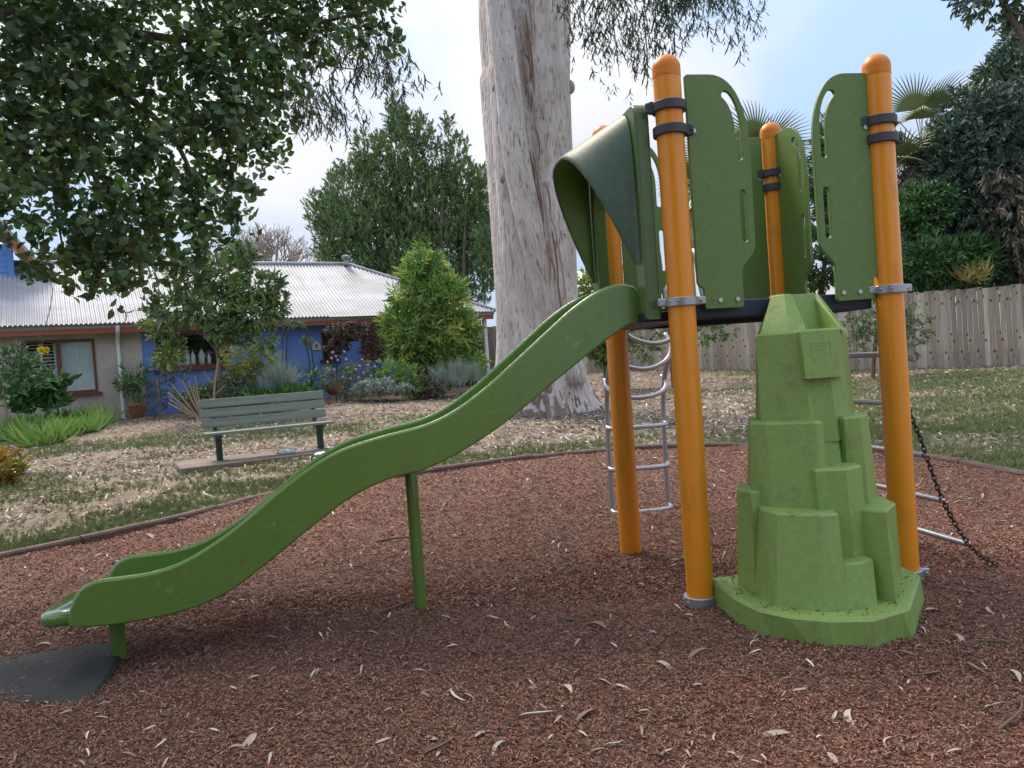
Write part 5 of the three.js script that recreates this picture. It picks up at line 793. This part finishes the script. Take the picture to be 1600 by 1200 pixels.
// fan palms
const fanLeaf = (n, L, spread, droop) => { const list = []; for (let i = 0; i < n; i++) { const a = lerp(-spread, spread, i / (n - 1)), g = leaf(L * (0.75 + 0.25 * Math.cos(a)), 0.046 * L, 0.3, droop * (0.6 + 0.4 * Math.abs(a)), 4, 0.55); g.rotateZ(-a); list.push(g.toNonIndexed()); } return mergeGeometries(list); };
function palm(label, base, top, n, seed, s, mat, dead) {
  const b = at(base[0], base[1]), t = thing('fan_palm', label, 'palm', b), r = mulberry(seed), f = fanLeaf(24, 1.05, 1.25, 0.6), old = fanLeaf(16, 1.25, 0.6, 0.25);
  part('trunk', taper(rel([[b[0], b[1] - 0.2, b[2]], [(b[0] + top[0]) / 2, (b[1] + top[1]) / 2, b[2]], top], b), (k) => 0.16 - 0.03 * k, 10, 12), M.bark, t);
  const T = V(top).sub(V(b));
  for (let i = 0; i < n; i++) {
    const low = i > n * 0.5, az = i * 2.4 + r() * 0.5, el = low ? lerp(-0.35, -1.3, r()) : lerp(1.3, -0.1, i / (n * 0.5)), d = new THREE.Vector3(Math.cos(az) * Math.cos(el), Math.sin(el), Math.sin(az) * Math.cos(el)), pl = s * (0.55 + 0.3 * r()), e = T.clone().addScaledVector(d, pl);
    const fr = part('frond', low ? old : f, low ? dead : mat, t, e.toArray()); fr.scale.setScalar(s * (0.75 + 0.3 * r()));
    const nd = d.clone().add(new THREE.Vector3(0, low ? -1.6 : -0.25, 0)).normalize(); const side = new THREE.Vector3(Math.sin(az) + (r() - 0.5) * 0.5, (r() - 0.5) * 0.8, -Math.cos(az) + (r() - 0.5) * 0.5), zz = new THREE.Vector3().crossVectors(side, nd).normalize(); if (zz.y < 0) zz.negate(); fr.quaternion.setFromRotationMatrix(new THREE.Matrix4().makeBasis(new THREE.Vector3().crossVectors(nd, zz).normalize(), nd, zz));
    part('stalk', taper([[0, 0, 0], d.clone().multiplyScalar(pl * 0.5).add(new THREE.Vector3(0, -0.03, 0)).toArray(), d.clone().multiplyScalar(pl).toArray()], 0.014, 5, 4).translate(T.x, T.y, T.z).translate(-e.x, -e.y, -e.z), M.paleStem, t, e.toArray());
  }
}
const palmMat = leafMat(0x86926a), deadMat = leafMat(0x98957a);
palm('fan palm with pale fronds and hanging skirt right of the tower', [10.892, -21.2], [11.253, 5.365, -21.2], 50, 3, 1.2, palmMat, deadMat);
palm('second taller fan palm showing right of the front post', [12.036, -22], [12.109, 6.668, -22], 30, 4, 1.15, palmMat, deadMat);
palm('fan palm seen behind the left barrier panel of the tower', [5.851, -22.5], [6.348, 5.827, -22.5], 40, 5, 1.2, palmMat, deadMat);
palm('fan palm behind the back post of the tower', [7.607, -23], [7.862, 6.495, -23], 34, 6, 1.15, palmMat, deadMat);

// ---------------------------------------------------------------- garden plants along the house
function plant(name, label, base, blobs, n, geo, mat, o = {}) { const b = at(base[0], base[2]); const t = thing(name, label, o.cat ?? 'plant', b, 0, o.group); foliage(t, o.part ?? 'foliage', V(b), blobs, n, geo, mat, { size: [0.8, 1.2], jitter: 0.6, shell: 0.3, ...o }); if (o.stem) part('stem', taper([[0, -0.05, 0], [0.02, o.stem / 2, 0], [0, o.stem, 0]], 0.02, 6, 6), M.paleStem, t); return t; }
const strap = clump(9, () => leaf(0.44, 0.06, 0.2, 0.85, 6, 0.6), [0.5, 1.3], 0.04, 33);
const spike = clump(12, () => leaf(0.5, 0.012, 0.2, 0.08, 2, 0.5), [0.05, 0.55], 0.05, 34);
const bigLeaf = clump(5, () => leaf(0.26, 0.15, 0.15, 0.3, 4, 0.8), [0.9, 1.9], 0.2, 35);
{
  const G0 = (px, py) => [px, py];
  const mGreen = leafMat(0x4c7a34, { transmission: 0.25 }), mStrap = leafMat(0x84a85a, { transmission: 0.3 }), mSilver = leafMat(0x93a397, { transmission: 0.15 }), mDark = leafMat(0x35512f), mOlive = leafMat(0x6b7a48);
  const D = (px, py, d) => 0;
  // strap-leaf border plants: one clump after another
  const straps = [[-10.12, 0.51, -15.242], [-10.139, 0.545, -15.714], [-9.198, 0.442, -14.517], [-9.698, 0.543, -15.68], [-8.969, 0.47, -14.807], [-9.391, 0.555, -15.896], [-8.686, 0.485, -14.963], [-9.216, 0.568, -16.225], [-8.535, 0.517, -15.327], [-9.058, 0.583, -16.585], [-11.949, 0.651, -18.312], [-11.611, 0.664, -18.634], [-11.262, 0.677, -18.967], [-10.769, 0.676, -18.936], [-10.155, 0.475, -14.858], [-8.632, 0.398, -14.078]];
  const sg = strap, r = mulberry(3);
  { const ms = [], cs = []; for (const p of straps) for (let k = 0; k < 10; k++) { const x = p[0] + (r() - 0.5) * 0.6, z = p[2] + (r() - 0.5) * 0.6, q = new THREE.Quaternion().setFromEuler(new THREE.Euler((r() - 0.5) * 0.8, r() * 6.28, (r() - 0.5) * 0.8)), s = 0.75 + 0.5 * r(); ms.push(new THREE.Matrix4().compose(new THREE.Vector3(x, ground(x, z), z), q, new THREE.Vector3(s * 0.85, s * 0.62, s * 0.85))); const v = 0.7 + 0.6 * r(); cs.push(new THREE.Color(v, v, v * 0.85)); } const im = instances('strap_leaf_border', sg, mStrap, ms, cs, scene); tag(im, 'bed of bright green strappy border plants under the shuttered window', 'plants', null, 'stuff'); }
  plant('large_leaf_shrub', 'deep green large leaved shrub below the shuttered window', [-9.598, 0.998, -15.862], [B6([-9.761, 1.407, -15.862], 0.5, 0.3), B6([-9.465, 1.147, -15.862], 0.28, 0.2), B6([-9.983, 1.131, -15.862], 0.35, 0.22), B6([-9.486, 1.52, -15.862], 0.3, 0.22)], 100, bigLeaf, leafMat(0x557e4c), { dir: 'up', stem: 0.7, size: [0.6, 0.95] });
  plant('leafy_shrub', 'fine leaved grey green shrub at the left edge by the window', [-9.933, 0.819, -15.038], [B6([-9.896, 1.947, -15.038], 0.5, 0.3), B6([-9.47, 1.791, -15.038], 0.4, 0.25), B6([-9.991, 1.577, -15.038], 0.4, 0.2), B6([-9.567, 2.112, -15.038], 0.25, 0.15), B6([-9.045, 1.636, -15.038], 0.2, 0.1)], 260, smallClump, leafMat(0x5c7852), { stem: 1, size: [0.6, 0.9] });
  { const p = [-9.354, 2.269, -15.45], t = thing('yellow_leaf_sprig', 'drooping yellow leaf sprig hanging before the shuttered window', 'leaf', p); for (const [x, y, s, a] of [[-0.1, 0, 1, 0.5], [0.0, 0.02, 0.9, 0], [0.1, 0, 1, -0.4], [-0.04, -0.03, 0.8, 0.2], [0.13, -0.02, 0.8, -0.7]]) { const m = part('leaf', leaf(0.17, 0.11, 0.1, 0.3, 4), leafMat(0xc7ae1c, { transmission: 0.35 }), t, [x, y, 0], [0.3, 0, Math.PI + a]); m.scale.setScalar(s); } part('twig', tube([[0, 0.02, 0], [0.06, 0.35, -0.02], [0.16, 0.75, -0.1], [0.2, 1.2, -0.2]], 0.008, 12, 5), M.bark, t); }
  { // potted bamboo-like plant
    const p = [-8.671, 0.595, -17.762], b = at(p[0], p[2]), t = thing('potted_plant', 'terracotta pot of feathery cane plant by the downpipe', 'plant', b);
    part('pot', new THREE.LatheGeometry([[0.001, 0], [0.15, 0], [0.2, 0.27], [0.225, 0.27], [0.225, 0.34], [0.205, 0.34], [0.19, 0.3], [0.001, 0.3]].map(([x, y]) => new THREE.Vector2(x, y)), 24), std({ color: 0xa8694f, roughness: 0.85, bumpMap: noiseBump, bumpScale: 0.003 }), t);
    for (let k = 0; k < 9; k++) { const a = k * 2.4, c = part('cane', taper([[Math.cos(a) * 0.06, 0.3, Math.sin(a) * 0.06], [Math.cos(a) * 0.12, 0.65, Math.sin(a) * 0.1], [Math.cos(a) * 0.3, 0.95 + 0.05 * (k % 3), Math.sin(a) * 0.2]], 0.008, 6, 8), mGreen, t); }
    foliage(t, 'leaves', V([0, 0, 0]), [[0, 0.95, 0, 0.35, 0.18, 0.3], [-0.2, 0.8, 0, 0.25, 0.15, 0.2], [0.15, 0.75, 0, 0.2, 0.15, 0.2]], 42, lanceClump, leafMat(0x5d7d4a), { dir: 'out', size: [0.6, 0.9], shell: 0.2 });
  }
  plant('climbing_shrub', 'sparse climbing shrub against the blue wall beside the pot', [-7.882, 0.657, -17.12], [B6([-7.752, 1.363, -17.12], 0.35, 0.45), B6([-7.509, 1.703, -17.12], 0.4, 0.25), B6([-7.995, 1.023, -17.12], 0.3, 0.3)], 120, tinyClump, leafMat(0x5e6b5a), { shell: 0.1, stem: 0.9, size: [0.6, 1] });
  { // pruned shrub of bare pale stems
    const p = [-6.458, 0.601, -16.05], b = at(p[0], p[2]), t = thing('pruned_shrub', 'cut back shrub of bare pale stems behind the bench', 'shrub', b), tips = [[-7.094, 1.345, -16.05], [-7.188, 1.177, -16.05], [-6.872, 1.436, -16.05], [-6.73, 1.372, -16.05], [-6.588, 1.469, -16.05], [-7.194, 0.949, -16.05], [-6.641, 1.312, -16.05], [-7.101, 1.015, -15.943]];
    tips.forEach((q, i) => part('stem', taper([[(i - 4) * 0.015, -0.05, 0], [((q[0] - b[0]) * 0.45), (q[1] - b[1]) * 0.38, 0.05], [q[0] - b[0], q[1] - b[1], q[2] - b[2]]], (k) => 0.022 - 0.008 * k, 7, 10), M.paleStem, t));
  }
  { const p = [-6.244, 0.586, -16.05], b = at(p[0], p[2]), t = thing('pale_sapling', 'slim pale sapling trunk with side twigs behind the bench', 'sapling', b); const q = [-6.065, 1.807, -16.05]; part('trunk', taper([[0, -0.1, 0], [0.03, 0.6, 0], [q[0] - b[0], q[1] - b[1], 0]], 0.026, 8, 10), M.paleStem, t); for (const [y, x, h] of [[0.5, 0.28, 0.2], [0.75, -0.15, 0.25], [0.62, 0.12, 0.3]]) part('twig', taper([[0.02, y, 0], [x * 0.5, y + h * 0.4, 0], [x, y + h, 0]], 0.01, 5, 6), M.paleStem, t); }
  plant('grey_green_shrub', 'rounded grey green shrub behind the left end of the bench', [-6.564, 0.732, -16.692], [B6([-6.691, 0.88, -16.692], 0.55, 0.32), B6([-6.062, 0.905, -16.692], 0.55, 0.3), B6([-5.72, 0.811, -16.692], 0.45, 0.25), B6([-6.324, 1.106, -16.692], 0.35, 0.25)], 620, tinyClump, leafMat(0x66785a), { dir: 'up' });
  plant('olive_shrub', 'wispy olive green tall shrub before the blue wall', [-5.95, 0.662, -17.12], [B6([-5.929, 1.805, -17.12], 0.4, 0.35), B6([-6.035, 1.384, -17.12], 0.35, 0.35), B6([-5.498, 1.846, -17.12], 0.35, 0.2), B6([-5.745, 1.435, -17.12], 0.4, 0.2), B6([-5.307, 1.547, -17.12], 0.2, 0.2)], 330, tinyClump, leafMat(0x8a9a5a, { transmission: 0.3 }), { shell: 0.1, stem: 0.9 });
  plant('silver_spike_plant', 'silvery upright spiky shrub before the blue wall', [-5.094, 0.794, -16.692], [B6([-5.118, 1.02, -16.692], 0.25, 0.15), B6([-4.966, 1.176, -16.692], 0.2, 0.2), B6([-4.868, 1.002, -16.692], 0.15, 0.12)], 60, spike, mSilver, { dir: 'up', jitter: 0.25 });
  plant('low_green_plant', 'low bright green foliage behind the middle of the bench', [-5.444, 0.775, -16.478], [B6([-5.435, 0.885, -16.478], 0.35, 0.1), B6([-4.676, 0.913, -16.478], 0.3, 0.1), B6([-5.095, 0.833, -16.478], 0.4, 0.08)], 160, smallClump, mGreen, { dir: 'up' });
  plant('hand_leaf_plant', 'dark hand shaped leaf plant behind the right of the bench', [-4.782, 0.753, -17.982], [B6([-4.771, 1.279, -17.982], 0.2, 0.08), B6([-4.639, 1.044, -17.982], 0.25, 0.1), B6([-4.886, 0.956, -17.982], 0.2, 0.1)], 22, lanceClump, leafMat(0x557853), { dir: 'out', size: [0.8, 1.1], stem: 0.6 });
  plant('red_bromeliad', 'dark red spiky bromeliad beside the bench end', [-4.223, 0.778, -17.538], [B6([-4.248, 0.839, -17.538], 0.12, 0.03), B6([-4.07, 0.856, -17.538], 0.12, 0.03)], 5, strap, leafMat(0x6b3c36), { dir: 'up', size: [0.4, 0.5] });
  const fl = plant('pink_flower_shrub', 'straggly shrub with pink purple flower heads before the blue wall', [-3.927, 0.779, -18.426], [B6([-4.2, 1.23, -18.426], 0.35, 0.3), B6([-3.658, 1.268, -18.426], 0.45, 0.3), B6([-3.888, 0.98, -18.315], 0.5, 0.22), B6([-4.42, 1.018, -18.315], 0.25, 0.2), B6([-3.207, 1.129, -18.426], 0.25, 0.2)], 360, tinyClump, leafMat(0x748a64), { shell: 0.15, cat: 'shrub', size: [0.6, 1] });
  { const b = fl.position, geo = new THREE.IcosahedronGeometry(0.033, 1), pk = [std({ color: 0xb883b8, roughness: 0.8 }), std({ color: 0x9a7cc0, roughness: 0.8 }), std({ color: 0xc080a8, roughness: 0.8 })];
    for (const [i, p] of [[-4.128, 1.818, -17.982], [-4.061, 1.723, -17.982], [-4.168, 1.686, -17.982], [-4.023, 1.631, -17.982], [-3.858, 1.814, -17.982], [-4.265, 1.603, -17.982], [-4.13, 1.413, -17.982], [-3.813, 1.436, -17.982], [-3.622, 1.377, -17.982], [-3.525, 1.46, -17.982], [-3.448, 1.29, -17.982], [-3.33, 1.461, -17.982], [-3.275, 1.202, -17.982], [-3.168, 1.42, -17.982], [-3.757, 1.176, -17.982], [-3.934, 1.219, -17.982], [-3.711, 0.993, -17.982], [-3.746, 0.935, -17.982], [-3.406, 1.061, -17.982], [-3.119, 1.281, -17.982], [-3.576, 1.193, -17.982], [-3.827, 1.632, -17.982], [-3.454, 1.605, -17.982], [-4.25, 1.407, -17.982], [-3.24, 1.064, -17.982]].entries()) part('flower_head', geo, pk[i % 3], fl, [p[0] - b.x, p[1] - b.y, p[2] - b.z]); }
  plant('round_green_bush', 'rounded fresh green bush before the young tree', [-2.707, 0.793, -18.204], [B6([-2.777, 1.285, -18.204], 0.35, 0.28), B6([-2.486, 1.112, -18.204], 0.35, 0.25), B6([-2.942, 1.114, -18.204], 0.3, 0.2), B6([-2.443, 0.869, -18.093], 0.25, 0.12)], 260, smallClump, leafMat(0x7aa04c, { transmission: 0.3 }), { cat: 'bush', size: [0.6, 0.9] });
  plant('silver_mound', 'silver grey low mound plant left of the green bush', [-3.047, 0.744, -17.76], [B6([-3.109, 0.897, -17.76], 0.4, 0.14), B6([-2.745, 0.812, -17.76], 0.35, 0.1), B6([-3.409, 0.859, -17.76], 0.25, 0.12)], 330, tinyClump, mSilver, { dir: 'up' });
  plant('lavender_bush', 'silvery lavender bush right of the young tree trunk', [-1.311, 0.747, -18.426], [B6([-1.521, 1.039, -18.426], 0.35, 0.2), B6([-1.136, 1.043, -18.426], 0.4, 0.24), B6([-0.834, 0.959, -18.426], 0.25, 0.2), B6([-1.294, 0.872, -18.315], 0.5, 0.14)], 150, spike, mSilver, { dir: 'up', jitter: 0.4, size: [0.5, 0.8], cat: 'bush' });
  plant('twiggy_shrub', 'dull twiggy shrub at the foot of the young tree', [-2.084, 0.71, -18.426], [B6([-2.147, 0.899, -18.426], 0.35, 0.14), B6([-1.843, 0.847, -18.426], 0.3, 0.12)], 190, tinyClump, leafMat(0x6f6f5c), { cat: 'shrub' });
  plant('lime_shrub', 'lime green shrub glimpsed behind the lavender bush', [-1.092, 0.808, -20.202], [B6([-1.05, 1.379, -20.202], 0.35, 0.2), B6([-1.391, 1.336, -20.202], 0.3, 0.16)], 170, smallClump, leafMat(0x82a83c, { transmission: 0.3 }), { cat: 'shrub', stem: 0.5 });
  { // metal garden arch with a dry vine
    for (const [px, label, viney] of [[0, 'thin dark metal garden arch against the blue wall', 0], [1, 'garden arch smothered in brown dry vine', 1]]) {
      const L = px ? [-4.328, 0.884, -18.87] : [-5.312, 0.867, -17.976], Rr = px ? [-3.299, 0.892, -19.314] : [-4.7, 0.855, -19.092], h = px ? 2.572 : 2.618, b = at(L[0], L[2]), t = thing('garden_arch', label, 'arch', b);
      for (const dz of [0, -0.35]) part('hoop', tube([[0, -0.1, dz], [0, (h - b[1]) * 0.6, dz], [(Rr[0] - L[0]) * 0.18, (h - b[1]) * 0.92, dz], [(Rr[0] - L[0]) * 0.5, h - b[1], dz], [(Rr[0] - L[0]) * 0.82, (h - b[1]) * 0.92, dz], [Rr[0] - L[0], (h - b[1]) * 0.6, dz], [Rr[0] - L[0], -0.1, dz]], 0.016, 40, 6), M.darkSteel, t);
      const W = Rr[0] - L[0], top = h - b[1];
      if (viney) foliage(t, 'dry_vine', V([0, 0, 0]), [[W * 0.3, top * 0.92, -0.1, 0.4, 0.25, 0.25], [W * 0.65, top * 0.92, -0.1, 0.45, 0.22, 0.25], [W * 0.08, top * 0.75, -0.1, 0.25, 0.3, 0.2], [W * 0.9, top * 0.72, -0.1, 0.25, 0.3, 0.2]], 330, tinyClump, leafMat(0x5e4d40, { transmission: 0.1 }), { size: [0.8, 1.3], shell: 0.2, dir: 'hang', tints: [[1, 1, 1], [1, 1.1, 0.8], [0.8, 0.8, 0.8]] });
      else foliage(t, 'thin_vine', V([0, 0, 0]), [[W * 0.5, top, -0.1, 0.4, 0.08, 0.2], [W * 0.95, top * 0.8, -0.1, 0.12, 0.2, 0.15]], 46, tinyClump, leafMat(0x6f7d58), { size: [0.6, 1], shell: 0.1, dir: 'hang' });
    }
  }
  plant('yellow_brown_shrub', 'yellowing small shrub at the left edge of the lawn', [-6.422, 0.243, -9.6], [B6([-6.423, 0.501, -9.6], 0.16, 0.14), B6([-6.378, 0.377, -9.6], 0.12, 0.1), B6([-6.541, 0.349, -9.6], 0.2, 0.15)], 150, tinyClump, leafMat(0xa08a35, { transmission: 0.3 }), { tints: [[1, 1, 1], [1, 0.8, 0.5], [0.6, 0.9, 0.5]], cat: 'shrub', size: [0.6, 1] });
  plant('orange_leaf_plant', 'orange tipped spiky plant poking over the paling fence', [10.791, 1.989, -18.2], [B6([10.737, 2.386, -18.2], 0.4, 0.12), B6([11.042, 2.425, -18.2], 0.3, 0.15)], 12, strap, leafMat(0xa89a5c), { dir: 'up', size: [0.6, 0.9], stem: 1.4 });
}

// ---------------------------------------------------------------- loose ground cover
{
  const ms = [], cs = [], q = new THREE.Quaternion(), e = new THREE.Euler(), r = mulberry(101), s = new THREE.Vector3(), p = new THREE.Vector3();
  const push = (arr, x, y, z, tilt, sc) => { e.set((r() - 0.5) * tilt, r() * 6.28, (r() - 0.5) * tilt); q.setFromEuler(e); p.set(x, y, z); s.set(sc[0], sc[1], sc[2]); arr.push(new THREE.Matrix4().compose(p, q, s)); };
  // wood chips: shredded slivers over the pit
  const chip = new THREE.BoxGeometry(1, 1, 1, 1, 1, 1), ap = chip.attributes.position; for (let i = 0; i < ap.count; i++) if (ap.getX(i) > 0) { ap.setZ(i, ap.getZ(i) * 0.45); ap.setY(i, ap.getY(i) * 0.6 + 0.15); } chip.computeVertexNormals();
  const pal = ['7e5444', '91614c', '674537', 'a1745f', '886a5a', 'af8972', '543b2f', '9b7b69'].map((h) => new THREE.Color().setRGB(...hex(h), THREE.SRGBColorSpace));
  for (let z = -1.9, k = 0; z > -9.1; z -= 0.1) {
    const d = -z, dens = d < 3.2 ? 11000 : d < 4.5 ? 6500 : d < 6.5 ? 2200 : 1100, half = d * 0.74 + 0.3, cnt = Math.round(dens * 0.1 * 2 * half), sc = d < 4 ? 0.68 : d < 6.5 ? 1.1 : 1.5;
    for (let i = 0; i < cnt; i++) { const x = (r() * 2 - 1) * half, zz = z - r() * 0.1; if (!inside(x, zz)) continue; const l = (0.010 + 0.026 * r() * r()) * sc, y = mulchY(x, zz); push(ms, x, y + 0.006 + 0.008 * r(), zz, 1.1, [l, 0.0025 + 0.003 * r(), (0.0035 + 0.004 * r()) * sc]); const c = pal[Math.floor(r() * 8)].clone().multiplyScalar(0.75 + 0.5 * r()); cs.push(c); }
  }
  { const c0 = Math.cos(0.1662), s0 = Math.sin(0.1662), poly = [[-0.47, 0.55], [-0.50, 0.86], [-0.48, 1.02], [-0.41, 1.12], [-0.30, 1.21], [-0.15, 1.26], [0.02, 1.21], [0.2, 1.03], [0.38, 0.84], [0.41, 0.55]];
    for (let i = 0; i < 700; i++) { const x = -0.5 + 0.95 * r(), z = 0.55 + 0.75 * r(); if (!inside(x, z, poly) || (x > 0.05 && r() > 0.35)) continue; const l = 0.006 + 0.016 * r() * r(); push(ms, 1.3106 + x * c0 + z * s0, 0.142, -4.3553 - x * s0 + z * c0, 0.5, [l, 0.003, 0.004]); cs.push(pal[Math.floor(r() * 8)].clone().multiplyScalar(0.6 + 0.4 * r())); }
    for (let i = 0; i < 130; i++) { const x = -2.66 + (r() - 0.5) * 1.3, z = -3.33 + (r() - 0.5) * 0.7, l = 0.008 + 0.02 * r(); push(ms, x, 0.014, z, 0.4, [l, 0.003, 0.005]); cs.push(pal[Math.floor(r() * 8)].clone()); } }
  const im = instances('wood_chips', chip, std({ roughness: 0.95 }), ms, cs, scene); tag(im, 'red brown shredded wood chips covering the play pit', 'wood chips', null, 'stuff');
  // dry curled leaves
  const dryLeaf = () => { const g = leaf(1, 0.17, 0.35, 0.25, 5, 0.75); g.rotateX(-Math.PI / 2); return g; };
  const dg = dryLeaf(); dg.computeBoundingBox(); dg.translate(0, 0.06, 0.5);
  const dryCols = ['c0b4a6', 'a4968a', 'd2c9be', '8c7a6c', 'b0a090', '7a695d', 'c8bcae', '9c9188'].map((h) => new THREE.Color().setRGB(...hex(h), THREE.SRGBColorSpace));
  const lm = [], lc = [];
  for (let i = 0; i < 56000; i++) { const d = 5.5 + 15 * Math.pow(r(), 0.8), x = (r() * 2 - 1) * (d * 0.72 + 0.5), z = -d; if (inside(x, z) || r() > litter(x, z) * (1.05 - 0.6 * lawn(x, z)) + 0.04) continue; const l = 0.05 + 0.09 * r(); push(lm, x, ground(x, z) + 0.008 + 0.015 * r(), z, 0.7, [l, l, l]); lc.push(dryCols[Math.floor(r() * 8)].clone().multiplyScalar(0.75 + 0.5 * r())); }
  for (let i = 0; i < 1500; i++) { const d = 2 + 7 * r(), x = (r() * 2 - 1) * (d * 0.74 + 0.3), z = -d; if (!inside(x, z)) continue; const l = 0.025 + 0.05 * r() * (0.5 + d / 9); push(lm, x, mulchY(x, z) + 0.016, z, 0.8, [l, l, l]); lc.push(dryCols[Math.floor(r() * 8)].clone().multiplyScalar(0.8 + 0.4 * r())); }
  const li = instances('leaf_litter', dg, leafMat(0xffffff, { transmission: 0.1, roughness: 0.8 }), lm, lc, scene); tag(li, 'dry curled gum leaves scattered over lawn and mulch', 'leaf litter', null, 'stuff');
  // single larger leaves and bark curls on the mulch
  const big = [0, 1, 2].map((k) => { const g = leaf(1, [0.16, 0.22, 0.1][k], [0.5, 0.25, 0.7][k], [0.2, 0.35, 0.1][k], 6, 0.75); const a = g.attributes.position; for (let i = 0; i < a.count; i++) { const y = a.getY(i); a.setX(i, a.getX(i) + [0.14, -0.1, 0.22][k] * Math.sin(y * 3.1)); } g.rotateX(-Math.PI / 2); g.translate(0, 0.05, 0.5); g.computeVertexNormals(); return g; });
  const bmats = dryCols.slice(0, 6).map((c) => std({ color: c, roughness: 0.8, side: THREE.DoubleSide }));
  const spots = [[1.058, -2.524], [0.757, -2.488], [1.086, -2.344], [1.48, -2.986], [1.715, -3.043], [1.471, -2.832], [1.716, -2.731], [0.876, -2.27], [0.929, -3.158], [0.676, -3.102], [0.53, -3.029], [0.203, -3.759], [-0.162, -3.789], [-0.204, -3.616], [-0.082, -3.68], [-0.302, -4.02], [0.014, -3.8], [-0.238, -3.342], [0.111, -2.89], [-0.332, -2.935], [-0.28, -2.898], [0.312, -3.598], [-0.369, -2.587], [-0.34, -2.518], [-0.127, -2.488], [-0.173, -2.604], [0.007, -2.695], [0.173, -2.645], [-0.64, -3.138], [-0.676, -3.051], [-1.967, -3.437], [-1.575, -3.691], [-1.332, -2.658], [-1.939, -2.815], [-0.997, -2.568], [-0.866, -2.893], [-2.48, -3.847], [-1.819, -4.594], [-1.307, -4.416], [1.644, -2.801], [1.841, -3.406], [0.933, -2.867], [0.961, -2.749], [0.606, -2.865], [0.25, -2.476], [-0.589, -3.334], [-0.845, -3.345], [-1.158, -3.594], [-3.092, -5.7], [-3.031, -6.235], [-2.563, -6.31], [-2.638, -5.757], [-3.318, -5.21], [-3.372, -5.524], [1.011, -4.635], [0.908, -4.519], [0.584, -2.47], [0.378, -2.377], [0.61, -2.344], [2.229, -3.864], [2.044, -3.362], [3.028, -4.863], [3.113, -5.425], [3.255, -5.833], [-0.697, -4.585], [-1.064, -4.882], [0.166, -4.861], [0.37, -2.688]];
  spots.forEach(([x, z], i) => { const l = 0.06 + 0.085 * h3(i, 3, 3), m = part(numbered('fallen_leaf'), big[i % 3], bmats[i % 6], scene, [x, mulchY(x, z) + 0.012, z], [(h3(i, 1, 1) - 0.5) * 0.4, h3(i, 2, 5) * 6.28, (h3(i, 7, 1) - 0.5) * 0.5]); m.scale.setScalar(l); tag(m, 'pale dry curled leaf lying on the red brown mulch', 'leaf', 'dry leaves on the mulch'); });
  const stick = (label, a, b, rad, lift = 0.012) => { const A = [a[0], mulchY(a[0], a[1]) + lift, a[1]], B = [b[0], mulchY(b[0], b[1]) + lift, b[1]], m = [(A[0] + B[0]) / 2 + 0.02, (A[1] + B[1]) / 2 + 0.012, (A[2] + B[2]) / 2 + 0.02]; const g = part(numbered('stick'), taper(rel([A, m, B], A), (t) => rad * (1.1 - 0.6 * t), 6, 10), std({ color: 0x6d5a4e, roughness: 0.95 }), scene, A); tag(g, label, 'stick'); };
  stick('grey stick lying left of the slide support leg', [-0.787, -3.892], [-0.605, -4.088], 0.009); stick('thin twig lying between slide leg and back post', [-0.117, -4.258], [0.031, -4.407], 0.005);
  stick('curved pale stick at the right edge of the mulch', [1.45, -2.385], [1.654, -2.583], 0.006); stick('brown twig lying by the far kerb beyond the slide', [-1.059, -5.515], [-0.829, -5.595], 0.01); stick('long thin twig lying right of the rock wall', [1.776, -3.018], [1.906, -2.953], 0.004); stick('thin pale twig on mulch left of the mat edge', [-1.763, -2.683], [-1.692, -2.765], 0.004);
  // grass tufts
  const blade = clump(7, () => leaf(0.05, 0.006, 0.1, 0.5, 2, 0.4), [0.2, 1.0], 0.005, 55), gm = [], gc = [];
  const gcols = ['6b7a48', '788556', '5e6d3e', '8d9065', '82895a', '9c9672'].map((h) => new THREE.Color().setRGB(...hex(h), THREE.SRGBColorSpace));
  for (let i = 0; i < 190000; i++) { const d = 5.6 + 14 * Math.pow(r(), 1.1), x = (r() * 2 - 1) * (d * 0.72 + 0.5), z = -d; if (inside(x, z)) continue; const g = lawn(x, z); if (r() > g * 0.95) continue; const sc = 0.5 + 0.7 * r(); push(gm, x, ground(x, z) - 0.004, z, 0.5, [sc * 1.3, sc, sc * 1.3]); gc.push(gcols[Math.floor(r() * (g > 0.6 ? 5 : 6))].clone().multiplyScalar(0.75 + 0.5 * r())); }
  const gi = instances('grass', blade, leafMat(0xffffff, { transmission: 0.25 }), gm, gc, scene); tag(gi, 'short patchy green and dry lawn grass', 'grass', null, 'stuff');
  console.log('chips', ms.length, 'litter', lm.length, 'grass', gm.length);
}
renderer.render(scene, camera);
